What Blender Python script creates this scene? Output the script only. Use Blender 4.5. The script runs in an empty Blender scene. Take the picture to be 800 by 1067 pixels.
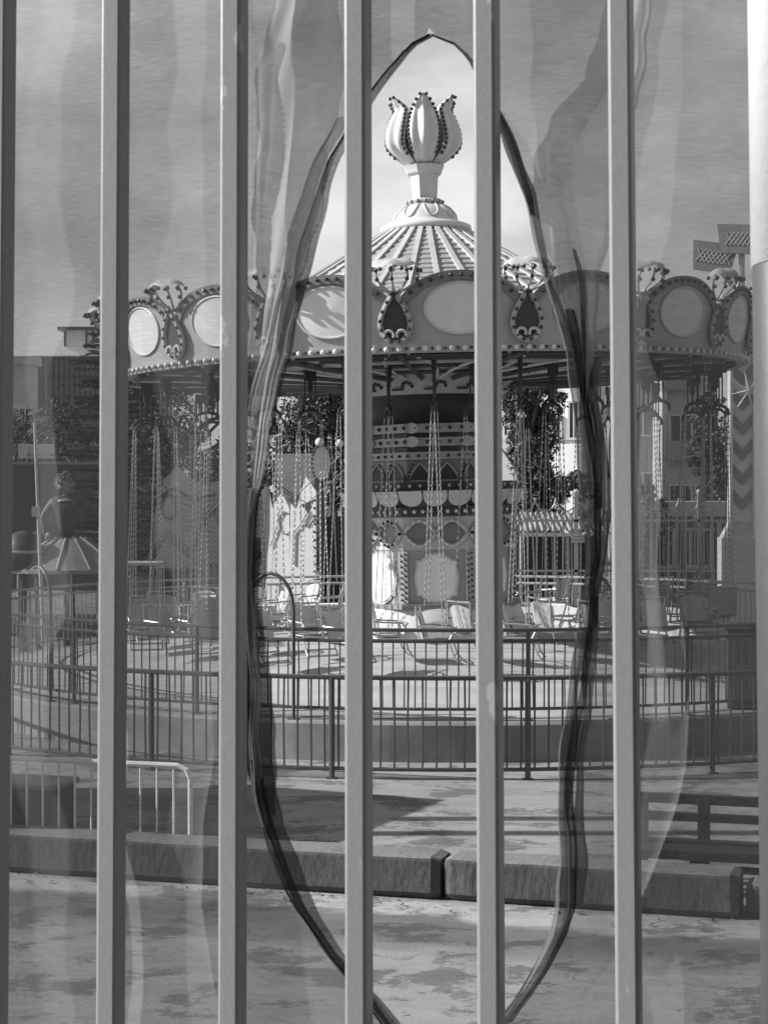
import bpy, bmesh, math, random
from mathutils import Vector, Matrix, Euler
random.seed(7)
R = math.radians
sc = bpy.context.scene
col = sc.collection
PI = math.pi

# ------------------------------------------------------------------ camera, sky, sun, exposure
EYE = 2.9
F = 1900.0
cam_d = bpy.data.cameras.new('camera')
cam_d.sensor_fit = 'HORIZONTAL'
cam_d.sensor_width = 36.0
cam_d.lens = 36.0 * F / 800.0
cam_d.clip_start = 0.05
cam_d.clip_end = 3000
cam_d.dof.use_dof = True
cam_d.dof.focus_distance = 24.0
cam_d.dof.aperture_fstop = 48.0
cam = bpy.data.objects.new('camera', cam_d)
col.objects.link(cam)
cam.location = (0, 0, EYE)
cam.rotation_euler = (PI / 2 - math.atan(18.5 / F), 0, 0)
sc.camera = cam

SUN_EL, SUN_B = 31.0, 0.4        # the sun stands square to the left of the view; B turns it towards the viewer
S = Vector((-math.cos(R(SUN_EL)) * math.cos(R(SUN_B)), -math.cos(R(SUN_EL)) * math.sin(R(SUN_B)), math.sin(R(SUN_EL))))
sun_d = bpy.data.lights.new('sun', 'SUN')
sun_d.energy = 4.9
sun_d.angle = R(0.5)
sun_d.color = (1, 1, 1)          # black and white photograph
sun = bpy.data.objects.new('sun', sun_d)
col.objects.link(sun)
sun.rotation_euler = (-S).to_track_quat('-Z', 'Y').to_euler()
sun.location = S * 60

world = bpy.data.worlds.new('World')
sc.world = world
world.use_nodes = True
nt = world.node_tree
nt.nodes.clear()
out = nt.nodes.new('ShaderNodeOutputWorld')
bg = nt.nodes.new('ShaderNodeBackground')
sky = nt.nodes.new('ShaderNodeTexSky')
sky.sky_type = 'NISHITA'
sky.sun_disc = False
sky.sun_elevation = R(SUN_EL)
sky.sun_rotation = math.atan2(S.x, S.y)
bw = nt.nodes.new('ShaderNodeRGBToBW')
tc = nt.nodes.new('ShaderNodeTexCoord')
mp = nt.nodes.new('ShaderNodeMapping')
mp.inputs['Scale'].default_value = (2.2, 2.2, 5.5)
nz = nt.nodes.new('ShaderNodeTexNoise')
nz.inputs['Scale'].default_value = 1.6
nz.inputs['Detail'].default_value = 6
nz.inputs['Roughness'].default_value = 0.55
cr = nt.nodes.new('ShaderNodeMapRange')
cr.inputs['From Min'].default_value = 0.42
cr.inputs['From Max'].default_value = 0.68
cr.inputs['To Min'].default_value = 0.0
cr.inputs['To Max'].default_value = 1.0
mx = nt.nodes.new('ShaderNodeMix')
mx.data_type = 'FLOAT'
nt.links.new(tc.outputs['Generated'], mp.inputs['Vector'])
nt.links.new(mp.outputs['Vector'], nz.inputs['Vector'])
nt.links.new(nz.outputs['Fac'], cr.inputs['Value'])
nt.links.new(sky.outputs['Color'], bw.inputs['Color'])
nt.links.new(cr.outputs['Result'], mx.inputs['Factor'])
nt.links.new(bw.outputs['Val'], mx.inputs[2])
mx.inputs[3].default_value = 6.8      # thin bright cloud
nt.links.new(mx.outputs[0], bg.inputs['Color'])
bg.inputs['Strength'].default_value = 0.084
nt.links.new(bg.outputs[0], out.inputs['Surface'])
sc.view_settings.view_transform = 'Standard'
sc.view_settings.look = 'None'
sc.view_settings.exposure = 0.66
sc.view_settings.gamma = 1.0
sc.render.engine = 'CYCLES'
sc.cycles.transparent_max_bounces = 24
sc.cycles.max_bounces = 8

# ------------------------------------------------------------------ helpers
def P(x, y, d):
    """the place at depth d seen at (x, y) of the 800 x 1067 photograph"""
    return Vector(((x - 400) / F * d, d, EYE - (y - 515) / F * d))

_mats = {}
def mat(name, v, rough=0.6, var=0.12, scale=6.0, metal=0.0, bump=0.0, var2=None, stretch=(1, 1, 1), emit=0.0, spec=0.5):
    if name in _mats:
        return _mats[name]
    v = v * 0.80
    m = bpy.data.materials.new(name)
    m.use_nodes = True
    n = m.node_tree
    b = n.nodes['Principled BSDF']
    b.inputs['Roughness'].default_value = rough
    b.inputs['Metallic'].default_value = metal
    b.inputs['Specular IOR Level'].default_value = spec
    t = n.nodes.new('ShaderNodeTexCoord')
    mpn = n.nodes.new('ShaderNodeMapping')
    mpn.inputs['Scale'].default_value = stretch
    oi = n.nodes.new('ShaderNodeObjectInfo')          # no two copies wear alike
    sh_ = n.nodes.new('ShaderNodeVectorMath')
    sh_.operation = 'MULTIPLY_ADD'
    sh_.inputs[1].default_value = (37.0, 53.0, 71.0)
    n.links.new(oi.outputs['Random'], sh_.inputs[0])
    n.links.new(t.outputs['Object'], sh_.inputs[2])
    n.links.new(sh_.outputs[0], mpn.inputs['Vector'])
    z = n.nodes.new('ShaderNodeTexNoise')
    z.inputs['Scale'].default_value = scale
    z.inputs['Detail'].default_value = 7
    z.inputs['Roughness'].default_value = 0.62
    n.links.new(mpn.outputs['Vector'], z.inputs['Vector'])
    r = n.nodes.new('ShaderNodeMapRange')
    r.inputs['From Min'].default_value = 0.3
    r.inputs['From Max'].default_value = 0.7
    r.inputs['To Min'].default_value = v * (1 - var)
    r.inputs['To Max'].default_value = v * (1 + var)
    n.links.new(z.outputs['Fac'], r.inputs['Value'])
    last = r.outputs['Result']
    if var2:                                   # broad stains or wear of their own shape
        sc2, dark, lo, hi = var2
        z2 = n.nodes.new('ShaderNodeTexNoise')
        z2.inputs['Scale'].default_value = sc2
        z2.inputs['Detail'].default_value = 8
        z2.inputs['Roughness'].default_value = 0.6
        n.links.new(mpn.outputs['Vector'], z2.inputs['Vector'])
        r2 = n.nodes.new('ShaderNodeMapRange')
        r2.inputs['From Min'].default_value = lo
        r2.inputs['From Max'].default_value = hi
        r2.inputs['To Min'].default_value = 1.0
        r2.inputs['To Max'].default_value = dark
        n.links.new(z2.outputs['Fac'], r2.inputs['Value'])
        mu = n.nodes.new('ShaderNodeMath')
        mu.operation = 'MULTIPLY'
        n.links.new(last, mu.inputs[0])
        n.links.new(r2.outputs['Result'], mu.inputs[1])
        last = mu.outputs[0]
    n.links.new(last, b.inputs['Base Color'])
    if bump:
        bp = n.nodes.new('ShaderNodeBump')
        bp.inputs['Strength'].default_value = bump
        bp.inputs['Distance'].default_value = 0.02
        n.links.new(z.outputs['Fac'], bp.inputs['Height'])
        n.links.new(bp.outputs['Normal'], b.inputs['Normal'])
    _mats[name] = m
    return m

class MB:
    """collects shapes and links them as ONE mesh object"""
    def __init__(s):
        s.v, s.f = [], []
    def add(s, vs, fs):
        o = len(s.v)
        s.v += [tuple(p) for p in vs]
        s.f += [tuple(i + o for i in f) for f in fs]
        return s
    def box(s, c, size, rot=None, bevel=0.0):
        hx, hy, hz = size[0] / 2, size[1] / 2, size[2] / 2
        m = (rot.to_matrix() if isinstance(rot, Euler) else rot) if rot else Matrix.Identity(3)
        c = Vector(c)
        if bevel <= 0:
            vs = [c + m @ Vector((x * hx, y * hy, z * hz)) for z in (-1, 1) for y in (-1, 1) for x in (-1, 1)]
            return s.add(vs, [(0, 2, 3, 1), (4, 5, 7, 6), (0, 1, 5, 4), (2, 6, 7, 3), (0, 4, 6, 2), (1, 3, 7, 5)])
        b = bmesh.new()
        bmesh.ops.create_cube(b, size=1.0)
        for v in b.verts:
            v.co = Vector((v.co.x * size[0], v.co.y * size[1], v.co.z * size[2]))
        bmesh.ops.bevel(b, geom=list(b.edges), offset=bevel, segments=2, affect='EDGES', profile=0.5)
        b.verts.index_update()
        s.add([c + m @ v.co for v in b.verts], [[v.index for v in f.verts] for f in b.faces])
        b.free()
        return s
    def tube(s, pts, r, n=6, closed=False, cap=True):
        pts = [Vector(p) for p in pts]
        k = len(pts)
        rr = r if isinstance(r, (list, tuple)) else [r] * k
        rings, up = [], None
        for i, p in enumerate(pts):
            if closed:
                t = pts[(i + 1) % k] - pts[i - 1]
            else:
                t = pts[min(i + 1, k - 1)] - pts[max(i - 1, 0)]
            t.normalize()
            if up is None:
                up = Vector((0, 0, 1)) if abs(t.z) < 0.9 else Vector((1, 0, 0))
            a = up - t * up.dot(t)
            if a.length < 1e-6:
                a = t.orthogonal()
            a.normalize()
            up = a
            b = t.cross(a)
            rings.append([p + (a * math.cos(2 * PI * j / n) + b * math.sin(2 * PI * j / n)) * rr[i] for j in range(n)])
        vs = [q for g in rings for q in g]
        fs = []
        for i in range(k if closed else k - 1):
            i2 = (i + 1) % k
            for j in range(n):
                fs.append((i * n + j, i * n + (j + 1) % n, i2 * n + (j + 1) % n, i2 * n + j))
        if cap and not closed:
            fs.append(tuple(range(n - 1, -1, -1)))
            fs.append(tuple((k - 1) * n + j for j in range(n)))
        return s.add(vs, fs)
    def lathe(s, prof, n=32, phase=0.0, c=(0, 0, 0), a0=0.0, a1=2 * PI):
        full = abs(a1 - a0 - 2 * PI) < 1e-6
        m = n if full else n + 1
        vs = []
        for (r, z) in prof:
            for j in range(m):
                a = a0 + phase + (a1 - a0) * j / n
                vs.append((c[0] + r * math.sin(a), c[1] - r * math.cos(a), c[2] + z))
        fs = []
        for i in range(len(prof) - 1):
            for j in range(n):
                j2 = (j + 1) % m
                fs.append((i * m + j, i * m + j2, (i + 1) * m + j2, (i + 1) * m + j))
        return s.add(vs, fs)
    def ball(s, c, r, n=6, k=4):
        c = Vector(c)
        vs = [c + Vector((0, 0, -r))]
        for i in range(1, k):
            t = -PI / 2 + PI * i / k
            for j in range(n):
                a = 2 * PI * j / n
                vs.append(c + Vector((math.cos(t) * math.cos(a), math.cos(t) * math.sin(a), math.sin(t))) * r)
        vs.append(c + Vector((0, 0, r)))
        fs = []
        for j in range(n):
            fs.append((0, 1 + (j + 1) % n, 1 + j))
        for i in range(k - 2):
            for j in range(n):
                a, b = 1 + i * n + j, 1 + i * n + (j + 1) % n
                fs.append((a, b, b + n, a + n))
        last = len(vs) - 1
        o = 1 + (k - 2) * n
        for j in range(n):
            fs.append((o + j, o + (j + 1) % n, last))
        return s.add(vs, fs)
    def prism(s, outline, th, fr):
        """outline in (u, v) -> thickness th along w; fr(u, v, w) gives the place"""
        k = len(outline)
        vs = [fr(u, v, 0) for u, v in outline] + [fr(u, v, th) for u, v in outline]
        fs = [tuple(range(k)), tuple(range(2 * k - 1, k - 1, -1))]
        for i in range(k):
            j = (i + 1) % k
            fs.append((i, i + k, j + k, j))
        return s.add(vs, fs)
    def build(s, name, m, parent=None, smooth=False):
        me = bpy.data.meshes.new(name)
        me.from_pydata(s.v, [], s.f)
        me.update()
        b = bmesh.new()
        b.from_mesh(me)
        bmesh.ops.recalc_face_normals(b, faces=list(b.faces))
        b.to_mesh(me)
        b.free()
        if m:
            me.materials.append(m)
        if smooth:
            for p in me.polygons:
                p.use_smooth = True
        o = bpy.data.objects.new(name, me)
        col.objects.link(o)
        if parent:
            o.parent = parent
        if name in ('bulb_row', 'lamp_socket_row'):
            o['kind'] = 'stuff'
        return o

def tag(o, label=None, cat=None, group=None, kind=None):
    if label: o['label'] = label
    if cat: o['category'] = cat
    if group: o['group'] = group
    if kind: o['kind'] = kind
    return o

def thing(name, label, cat, loc=(0, 0, 0), rz=0.0, group=None):
    o = bpy.data.objects.new(name, None)
    col.objects.link(o)
    o.location = loc
    o.rotation_euler = (0, 0, rz)
    return tag(o, label, cat, group)

def kids(o):
    return [c for c in list(col.objects) if c.parent == o]

def copy_tree(o, children, parent=None):
    c = o.copy()
    col.objects.link(c)
    if parent: c.parent = parent
    for ch in children.get(o.name, []):
        copy_tree(ch, children, c)
    return c

def tree_map(o):
    out_, todo = {}, [o]
    while todo:
        q = todo.pop()
        out_[q.name] = [c for c in col.objects if c.parent == q]
        todo += out_[q.name]
    return out_

# ------------------------------------------------------------------ materials (a black and white world: every colour is a grey)
M_paint = mat('fence_paint', 0.36, 0.36, 0.07, 220, bump=0.03, var2=(22, 1.5, 0.655, 0.67), stretch=(1, 1, 0.45))
M_white = mat('white_paint', 0.66, 0.45, 0.06, 9, var2=(3, 0.86, 0.55, 0.75))
M_cream = mat('cream_paint', 0.62, 0.5, 0.07, 7)
M_light = mat('pale_grey_paint', 0.50, 0.5, 0.08, 7, var2=(2.5, 0.85, 0.5, 0.75))
M_mid = mat('mid_grey_paint', 0.27, 0.5, 0.10, 6, var2=(2.5, 0.8, 0.5, 0.75))
M_dark = mat('dark_paint', 0.07, 0.5, 0.15, 8)
M_black = mat('black_paint', 0.022, 0.5, 0.15, 8)
M_bulb = mat('lamp_glass', 0.80, 0.15, 0.04, 4)
M_bulbd = mat('dark_lamp_glass', 0.05, 0.12, 0.1, 4)
M_steel = mat('galvanised_steel', 0.50, 0.35, 0.12, 20, metal=0.6)
M_chain = mat('chain_steel', 0.45, 0.4, 0.2, 30, metal=0.5)
M_rail = mat('dark_rail_paint', 0.085, 0.42, 0.15, 14)
M_railp = mat('pale_rail_paint', 0.40, 0.4, 0.12, 14)
M_mirror = mat('faded_mirror_panel', 1.0, 0.25, 0.07, 2.2, var2=(1.6, 0.86, 0.5, 0.7))
M_conc = mat('concrete', 0.27, 0.9, 0.16, 3.0, bump=0.35, var2=(0.8, 0.72, 0.48, 0.70))
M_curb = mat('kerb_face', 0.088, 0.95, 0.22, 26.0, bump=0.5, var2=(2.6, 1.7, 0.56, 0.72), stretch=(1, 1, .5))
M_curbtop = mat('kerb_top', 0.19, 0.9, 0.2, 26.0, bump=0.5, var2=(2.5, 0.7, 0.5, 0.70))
M_floor = mat('platform_floor', 0.43, 0.8, 0.12, 2.0, bump=0.15, var2=(0.9, 0.78, 0.5, 0.72), stretch=(0.5, 1.4, 1))

# ------------------------------------------------------------------ the ground
def ground_material():
    m = bpy.data.materials.new('worn_concrete_ground')
    m.use_nodes = True
    n = m.node_tree
    b = n.nodes['Principled BSDF']
    b.inputs['Roughness'].default_value = 0.92
    t = n.nodes.new('ShaderNodeTexCoord')
    def noise(scale, detail, st, rough=0.6, dist=0.0):
        q = n.nodes.new('ShaderNodeMapping')
        q.inputs['Scale'].default_value = st
        n.links.new(t.outputs['Object'], q.inputs['Vector'])
        z = n.nodes.new('ShaderNodeTexNoise')
        z.inputs['Scale'].default_value = scale
        z.inputs['Detail'].default_value = detail
        z.inputs['Roughness'].default_value = rough
        z.inputs['Distortion'].default_value = dist
        n.links.new(q.outputs['Vector'], z.inputs['Vector'])
        return z.outputs['Fac']
    def rng(x, a, b_, c, d):
        r = n.nodes.new('ShaderNodeMapRange')
        for k, v in zip(('From Min', 'From Max', 'To Min', 'To Max'), (a, b_, c, d)):
            r.inputs[k].default_value = v
        n.links.new(x, r.inputs['Value'])
        return r.outputs['Result']
    def mul(x, y):
        q = n.nodes.new('ShaderNodeMath')
        q.operation = 'MULTIPLY'
        n.links.new(x, q.inputs[0])
        n.links.new(y, q.inputs[1])
        return q.outputs[0]
    fine = noise(42, 10, (1, 1, 1), 0.85)
    a = rng(fine, 0.28, 0.72, 0.14, 0.33)
    flakes = rng(noise(1.1, 10, (1.0, 1.3, 1), 0.74, 0.2), 0.525, 0.555, 1.0, 0.50)     # lifted, darker coat
    streak = rng(noise(2.2, 9, (0.6, 1.3, 1), 0.7), 0.40, 0.72, 1.08, 0.72)
    broad = rng(noise(0.22, 4, (1, 1, 1)), 0.4, 0.65, 1.0, 0.82)
    v = n.nodes.new('ShaderNodeTexVoronoi')
    v.feature = 'DISTANCE_TO_EDGE'
    v.inputs['Scale'].default_value = 0.24
    wob = n.nodes.new('ShaderNodeMapping')
    n.links.new(t.outputs['Object'], wob.inputs['Vector'])
    wz = n.nodes.new('ShaderNodeTexNoise')
    wz.inputs['Scale'].default_value = 1.7
    wz.inputs['Detail'].default_value = 6
    n.links.new(t.outputs['Object'], wz.inputs['Vector'])
    vm = n.nodes.new('ShaderNodeVectorMath')
    vm.operation = 'MULTIPLY_ADD'
    vm.inputs[1].default_value = (1.3, 1.3, 0)
    n.links.new(wz.outputs['Color'], vm.inputs[0])
    n.links.new(wob.outputs['Vector'], vm.inputs[2])
    n.links.new(vm.outputs[0], v.inputs['Vector'])
    crack = rng(v.outputs['Distance'], 0.0, 0.004, 0.6, 1.0)
    # worn bands along the kerb: swept pale gutter, dirty drain line (their edges broken by wear)
    rot = n.nodes.new('ShaderNodeMapping')
    rot.inputs['Rotation'].default_value = (0, 0, 0.2856)
    n.links.new(t.outputs['Object'], rot.inputs['Vector'])
    sep = n.nodes.new('ShaderNodeSeparateXYZ')
    n.links.new(rot.outputs['Vector'], sep.inputs[0])
    wobn = rng(noise(1.1, 6, (0.5, 1.2, 1)), 0.3, 0.7, -0.22, 0.22)
    ad = n.nodes.new('ShaderNodeMath')
    ad.operation = 'ADD'
    n.links.new(sep.outputs['Y'], ad.inputs[0])
    n.links.new(wobn, ad.inputs[1])
    yb = ad.outputs[0]
    KY = 13.09 * math.cos(0.2856)
    gut = mul(rng(yb, KY - 0.62, KY - 0.48, 0.0, 1.0), rng(yb, KY - 0.05, KY + 0.05, 1.0, 0.0))
    drn = mul(rng(yb, KY - 1.55, KY - 1.0, 0.0, 1.0), rng(yb, KY - 0.66, KY - 0.50, 1.0, 0.0))
    gut = rng(gut, 0, 1, 1.0, 1.40)
    drn = rng(drn, 0, 1, 1.0, 0.50)
    c = mul(mul(mul(mul(mul(mul(a, flakes), streak), broad), crack), gut), drn)
    n.links.new(c, b.inputs['Base Color'])
    bp = n.nodes.new('ShaderNodeBump')
    bp.inputs['Strength'].default_value = 0.3
    bp.inputs['Distance'].default_value = 0.015
    n.links.new(fine, bp.inputs['Height'])
    n.links.new(bp.outputs['Normal'], b.inputs['Normal'])
    return m

g = MB().add([(-400, -60, 0), (400, -60, 0), (400, 900, 0), (-400, 900, 0)], [(0, 1, 2, 3)])
tag(g.build('ground', ground_material()), kind='structure')
# raised pavement the viewer and the bar fence stand on
MB().box((0, -3.0, 0.62), (30, 10.4, 1.24)).build('raised_pavement', mat('raised_asphalt', .06, .95, .2, 10, bump=.3))['kind'] = 'structure'
# pale gutter strip along the kerb and dark drain strip at the ring fence
A_F = 0.2856
dF = Vector((math.cos(A_F), -math.sin(A_F), 0))
nF = Vector((math.sin(A_F), math.cos(A_F), 0))          # away from the viewer
def strip(name, c, half, w, z, m):
    c = Vector(c)
    p = [c - dF * half - nF * w / 2, c + dF * half - nF * w / 2, c + dF * half + nF * w / 2, c - dF * half + nF * w / 2]
    o = MB().add([(q.x, q.y, z) for q in p], [(0, 1, 2, 3)]).build(name, m)
    o['kind'] = 'structure'
    return o
M_gut = mat('gutter_concrete', 0.46, 0.9, 0.14, 5, bump=0.3, var2=(1.2, 0.7, 0.5, 0.66), stretch=(0.4, 1.5, 1))
M_asph = mat('dark_worn_asphalt', 0.13, 0.95, 0.18, 12, bump=0.4, var2=(0.9, 1.7, 0.50, 0.62), stretch=(0.5, 1.6, 1))

# ------------------------------------------------------------------ the ride: platform
RX, RY = 0.766, 26.4
pl = MB()
pl.lathe([(6.75, 0.0), (6.75, 0.40), (6.72, 0.43), (6.45, 0.43), (6.45, 0.44), (6.40, 0.45)], 120)
tag(pl.build('platform_wall', M_conc), 'round grey concrete base wall under the swing ride', 'platform wall').location = (RX, RY, 0)
fl = MB().lathe([(6.40, 0.45), (4.5, 0.62), (3.0, 0.76), (1.0, 0.87)], 120)
o = fl.build('platform_floor', M_floor)
o.location = (RX, RY, 0)
o['kind'] = 'structure'

# ------------------------------------------------------------------ the ride itself (local z = height above 0.5 m)
RB = 0.5
ride = thing('chain_carousel', 'large swing carousel with shield canopy, tulip finial and mirrored central column', 'carousel', (RX, RY, RB))
TILT = R(-1.5)
ride.rotation_euler = (0, TILT, 0)
def pol(r, phi, z):
    return Vector((r * math.sin(phi), -r * math.cos(phi), z))
def face_frame(phi, apo, z0, lean=0.0):
    """frame on a facet: u to the right along it, v up, w outwards"""
    rt = Vector((math.cos(phi), math.sin(phi), 0))
    ou = Vector((math.sin(phi), -math.cos(phi), 0))
    o_ = ou * apo + Vector((0, 0, z0))
    vv = (Vector((0, 0, 1)) + ou * math.tan(lean)).normalized()
    ww = rt.cross(vv)
    return lambda u, v, w=0.0: o_ + rt * u + vv * v + ww * w
def ellipse(cx, cy, a, b, n=28):
    return [(cx + a * math.cos(2 * PI * i / n), cy + b * math.sin(2 * PI * i / n)) for i in range(n)]

O8 = 1.18
def octa(prof, name, m, n=8, smooth=False):
    return MB().lathe(prof, n, phase=PI / n).build(name, m, ride, smooth)
Z = lambda z: z - RB
# round plinth skirt with pale ovals
sk = MB().lathe([(1.30, Z(0.70)), (1.36, Z(0.86)), (1.33, Z(1.02)), (1.24, Z(1.24)), (1.20, Z(1.32))], 48).build('plinth_skirt', M_white, ride, True)
for k in range(12):
    fr = face_frame(2 * PI * k / 12, 1.345, Z(1.03), R(-9))
    MB().prism(ellipse(0, 0, .26, .12), .025, fr).build('oval_plaque', M_cream, sk)
octa([(1.2, Z(1.31)), (1.30, Z(1.315)), (1.30, Z(1.375)), (1.2, Z(1.38))], 'ledge', M_mid)
octa([(O8, Z(1.30)), (O8, Z(2.13))], 'panel_core', mat('column_panel_paint', .42, .5, .08, 5, var2=(2.5, .82, .5, .75)))
APO = O8 * math.cos(PI / 8)
for k in range(8):
    ph = 2 * PI * k / 8
    fr = face_frame(ph, APO, Z(1.39))
    tr = MB()
    tr.prism(ellipse(0, .345, .315, .36, 36), .022, fr)
    tr.prism([(-.285, .10), (.285, .10), (.285, .60), (-.285, .60)], .019, fr)
    t_ = tr.build('mirror_surround', M_white, ride)
    mi = MB()
    mi.prism(ellipse(0, .345, .285, .328, 36), .032, fr)
    mi.prism([(-.262, .125), (.262, .125), (.262, .575), (-.262, .575)], .029, fr)
    mi.build('mirror', M_mirror, t_)
    cf = face_frame(ph + PI / 8, O8, Z(1.39))
    st = MB().box((0, 0, 0), (.001, .001, .001))
    st = MB().prism([(-.055, .0), (.055, .0), (.055, .72), (-.055, .72)], .03, face_frame(ph + PI / 8, O8 - .012, Z(1.39))).build('corner_strip', M_light, ride)
    bl = MB()
    for i in range(9):
        for sgn in (-1, 1):
            bl.ball(cf(.028 * sgn, .05 + i * .077 + (.02 if sgn > 0 else 0), .036), .018)
    bl.build('bulb_row', M_bulbd, st, True)
# interlaced band of lamps
octa([(O8, Z(2.13)), (O8 + .015, Z(2.135)), (O8 + .015, Z(2.59)), (O8, Z(2.60))], 'lamp_frieze', M_cream)
for k in range(8):
    ph = 2 * PI * k / 8
    fr = face_frame(ph, APO + .012, Z(2.36))
    for cx in (-.226, .226):
        ln = [(cx + .17 * t, .135 * (1 - t * t) ** .8 if True else 0) for t in [i / 8 - 1 for i in range(17)]]
        ln = ln + [(u, -v) for u, v in reversed(ln[1:-1])]
        MB().prism(ln, .012, fr).build('lens_panel', M_mid, ride)
    w1, bl = MB(), MB()
    for sg in (-1, 1):
        pts = []
        for i in range(25):
            u = -.452 + .904 * i / 24
            pts.append(fr(u, sg * .175 * math.cos(u / .226 * PI / 2 + PI / 2), .03))
        w1.tube(pts, .026, 5)
        for i in range(0, 25, 2):
            bl.ball(pts[i] + (fr(0, 0, 1) - fr(0, 0, 0)) * .035, .024)
    wv = w1.build('wave_moulding', M_white, ride)
    bl.build('bulb_row', M_bulbd if k % 2 else M_bulb, wv, True)
# dark lamp bands and scallops
def lamp_band(r, z0, z1, m, mb, n, name='lamp_band', br=.024, sides=8):
    o_ = octa([(r - .06, z0), (r, z0 + .004), (r, z1 - .004), (r - .06, z1)], name, m, sides)
    b_ = MB()
    for i in range(n):
        ph = 2 * PI * (i + .5) / n
        if sides == 8:
            q = (ph + PI / 8) % (PI / 4) - PI / 8
            rr = r * math.cos(PI / 8) / math.cos(q)
        else:
            rr = r
        b_.ball(pol(rr + .015, ph, (z0 + z1) / 2), br)
    b_.build('bulb_row', mb, o_, True)
lamp_band(1.24, Z(2.60), Z(2.73), M_dark, M_bulb, 64, br=.03)
flare = MB().lathe([(1.18, Z(2.73)), (1.24, Z(2.82)), (1.36, Z(2.965)), (1.2, Z(2.975))], 48).build('flared_cornice', M_dark, ride, True)
for k in range(24):
    fr = face_frame(2 * PI * k / 24, 1.215, Z(2.735), R(29))
    ol = [(-.165, .255), (.165, .255)] + [(.165 * math.cos(t), .17 - .16 * math.sin(t)) for t in [PI * i / 10 for i in range(0, 11)]]
    MB().prism(ol, .02, fr).build('scallop', M_white, flare)
lamp_band(1.28, Z(2.97), Z(3.07), M_dark, M_bulb, 56, br=.026)
# upper column: arch frieze, lamp bands, drum
octa([(.95, Z(3.0)), (.95, Z(4.0))], 'upper_core', M_dark)
octa([(.98, Z(3.07)), (.98, Z(3.38))], 'arch_frieze', M_mid)
for k in range(8):
    fr = face_frame(2 * PI * k / 8, .98 * math.cos(PI / 8), Z(3.09))
    for cx in (-.19, .19):
        ol = [(cx - .15, 0), (cx + .15, 0), (cx + .13, .09), (cx + .08, .17), (cx, .25), (cx - .08, .17), (cx - .13, .09)]
        pn = MB().prism(ol, .014, fr).build('arch_panel', M_dark, ride)
        MB().tube([fr(u, v, .02) for u, v in ol], .017, 5, closed=True).build('arch_moulding', M_light, pn)
        b_ = MB()
        for i in range(5):
            b_.ball(fr(cx - .19 + .02 * i, .03 + .05 * i, .03), .02)
        b_.build('bulb_row', M_bulbd, pn, True)
lamp_band(1.02, Z(3.385), Z(3.50), M_light, M_bulbd, 44)
lamp_band(1.03, Z(3.575), Z(3.70), M_light, M_bulbd, 40, br=.028)
lamp_band(1.05, Z(3.765), Z(3.895), M_light, M_bulbd, 40, br=.028)
for k in range(8):
    b_ = MB()
    for zz in (3.64, 3.83):
        b_.prism(ellipse(.1, 0, .1, .075, 20), .05, face_frame(2 * PI * (k + .5) / 8, .97, Z(zz)))
    b_.build('round_boss', M_cream, ride)
MB().lathe([(.98, Z(3.90)), (.93, Z(4.05)), (.98, Z(4.25)), (1.10, Z(4.33))], 48).build('dark_drum', M_black, ride, True)
fz = MB().lathe([(1.06, Z(4.30)), (1.10, Z(4.33)), (1.26, Z(4.50)), (1.26, Z(4.54))], 48).build('rosette_frieze', M_light, ride, True)
for k in range(16):
    fr = face_frame(2 * PI * k / 16 + .1, 1.17, Z(4.40), R(43))
    b_ = MB()
    for i in range(5):
        a_ = PI * i / 4
        b_.ball(fr(.07 * math.cos(a_), .02 + .07 * math.sin(a_), .02), .026)
    for i in range(6):
        b_.ball(fr(-.22 + .03 * i, -.03, .02), .018)
    b_.build('rosette', M_bulbd, fz, True)

# underside of the canopy: ceiling, draped fields, radial beams and rings
RC = 4.47
ce = MB().lathe([(1.2, Z(4.52)), (2.4, Z(4.62)), (RC - .06, Z(4.66))], 72).build('canopy_ceiling', M_light, ride)
for k in range(18):
    ph = 2 * PI * (k + .5) / 18 + R(3.5)
    o_ = MB()
    o_.tube([pol(1.25, ph, Z(4.50)), pol(RC - .12, ph, Z(4.60))], .035, 4)
    o_.build('beam', M_dark, ride)
    dr = MB()
    for sg in (-1, 1):
        pts = [pol(1.35 + 2.9 * t, ph + R(10) + sg * R(8.5) * (.15 + .85 * t ** 1.6), Z(4.505 + .12 * t) ) for t in [i / 8 for i in range(9)]]
        dr.tube(pts, .022, 4)
    dr.build('swirl_moulding', M_white, ride)
for r_, z_ in ((2.0, 4.54), (2.7, 4.575), (3.3, 4.59), (3.75, 4.595), (4.2, 4.60)):
    MB().tube([pol(r_, 2 * PI * i / 60, Z(z_)) for i in range(60)], .028, 5, closed=True).build('ring_beam', M_dark if r_ != 3.3 else M_light, ride)
# rim
rim = MB().lathe([(RC - .10, Z(4.62)), (RC + .01, Z(4.61)), (RC + .03, Z(4.70)), (RC - .1, Z(4.72))], 90).build('canopy_rim', M_light, ride)
b_ = MB(); b2 = MB()
bulb0 = None
for i in range(180):
    ph = 2 * PI * i / 180
    b2.ball(pol(RC + .03, ph + PI / 180, Z(4.66)), .02)
    if i < 50 or i > 130:                       # the hundred that show largest: a part each
        if bulb0 is None:
            bulb0 = MB().ball((0, 0, 0), .033, 8, 5).build('bulb', M_bulb, ride, True)
            q_ = bulb0
        else:
            q_ = bulb0.copy()
            col.objects.link(q_)
            q_.parent = ride
        q_.location = pol(RC + .05, ph, Z(4.655))
    else:
        b_.ball(pol(RC + .05, ph, Z(4.655)), .033)
b_.build('bulb_row', M_bulb, rim, True)
b2.build('lamp_socket_row', M_bulbd, rim, True)

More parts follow.
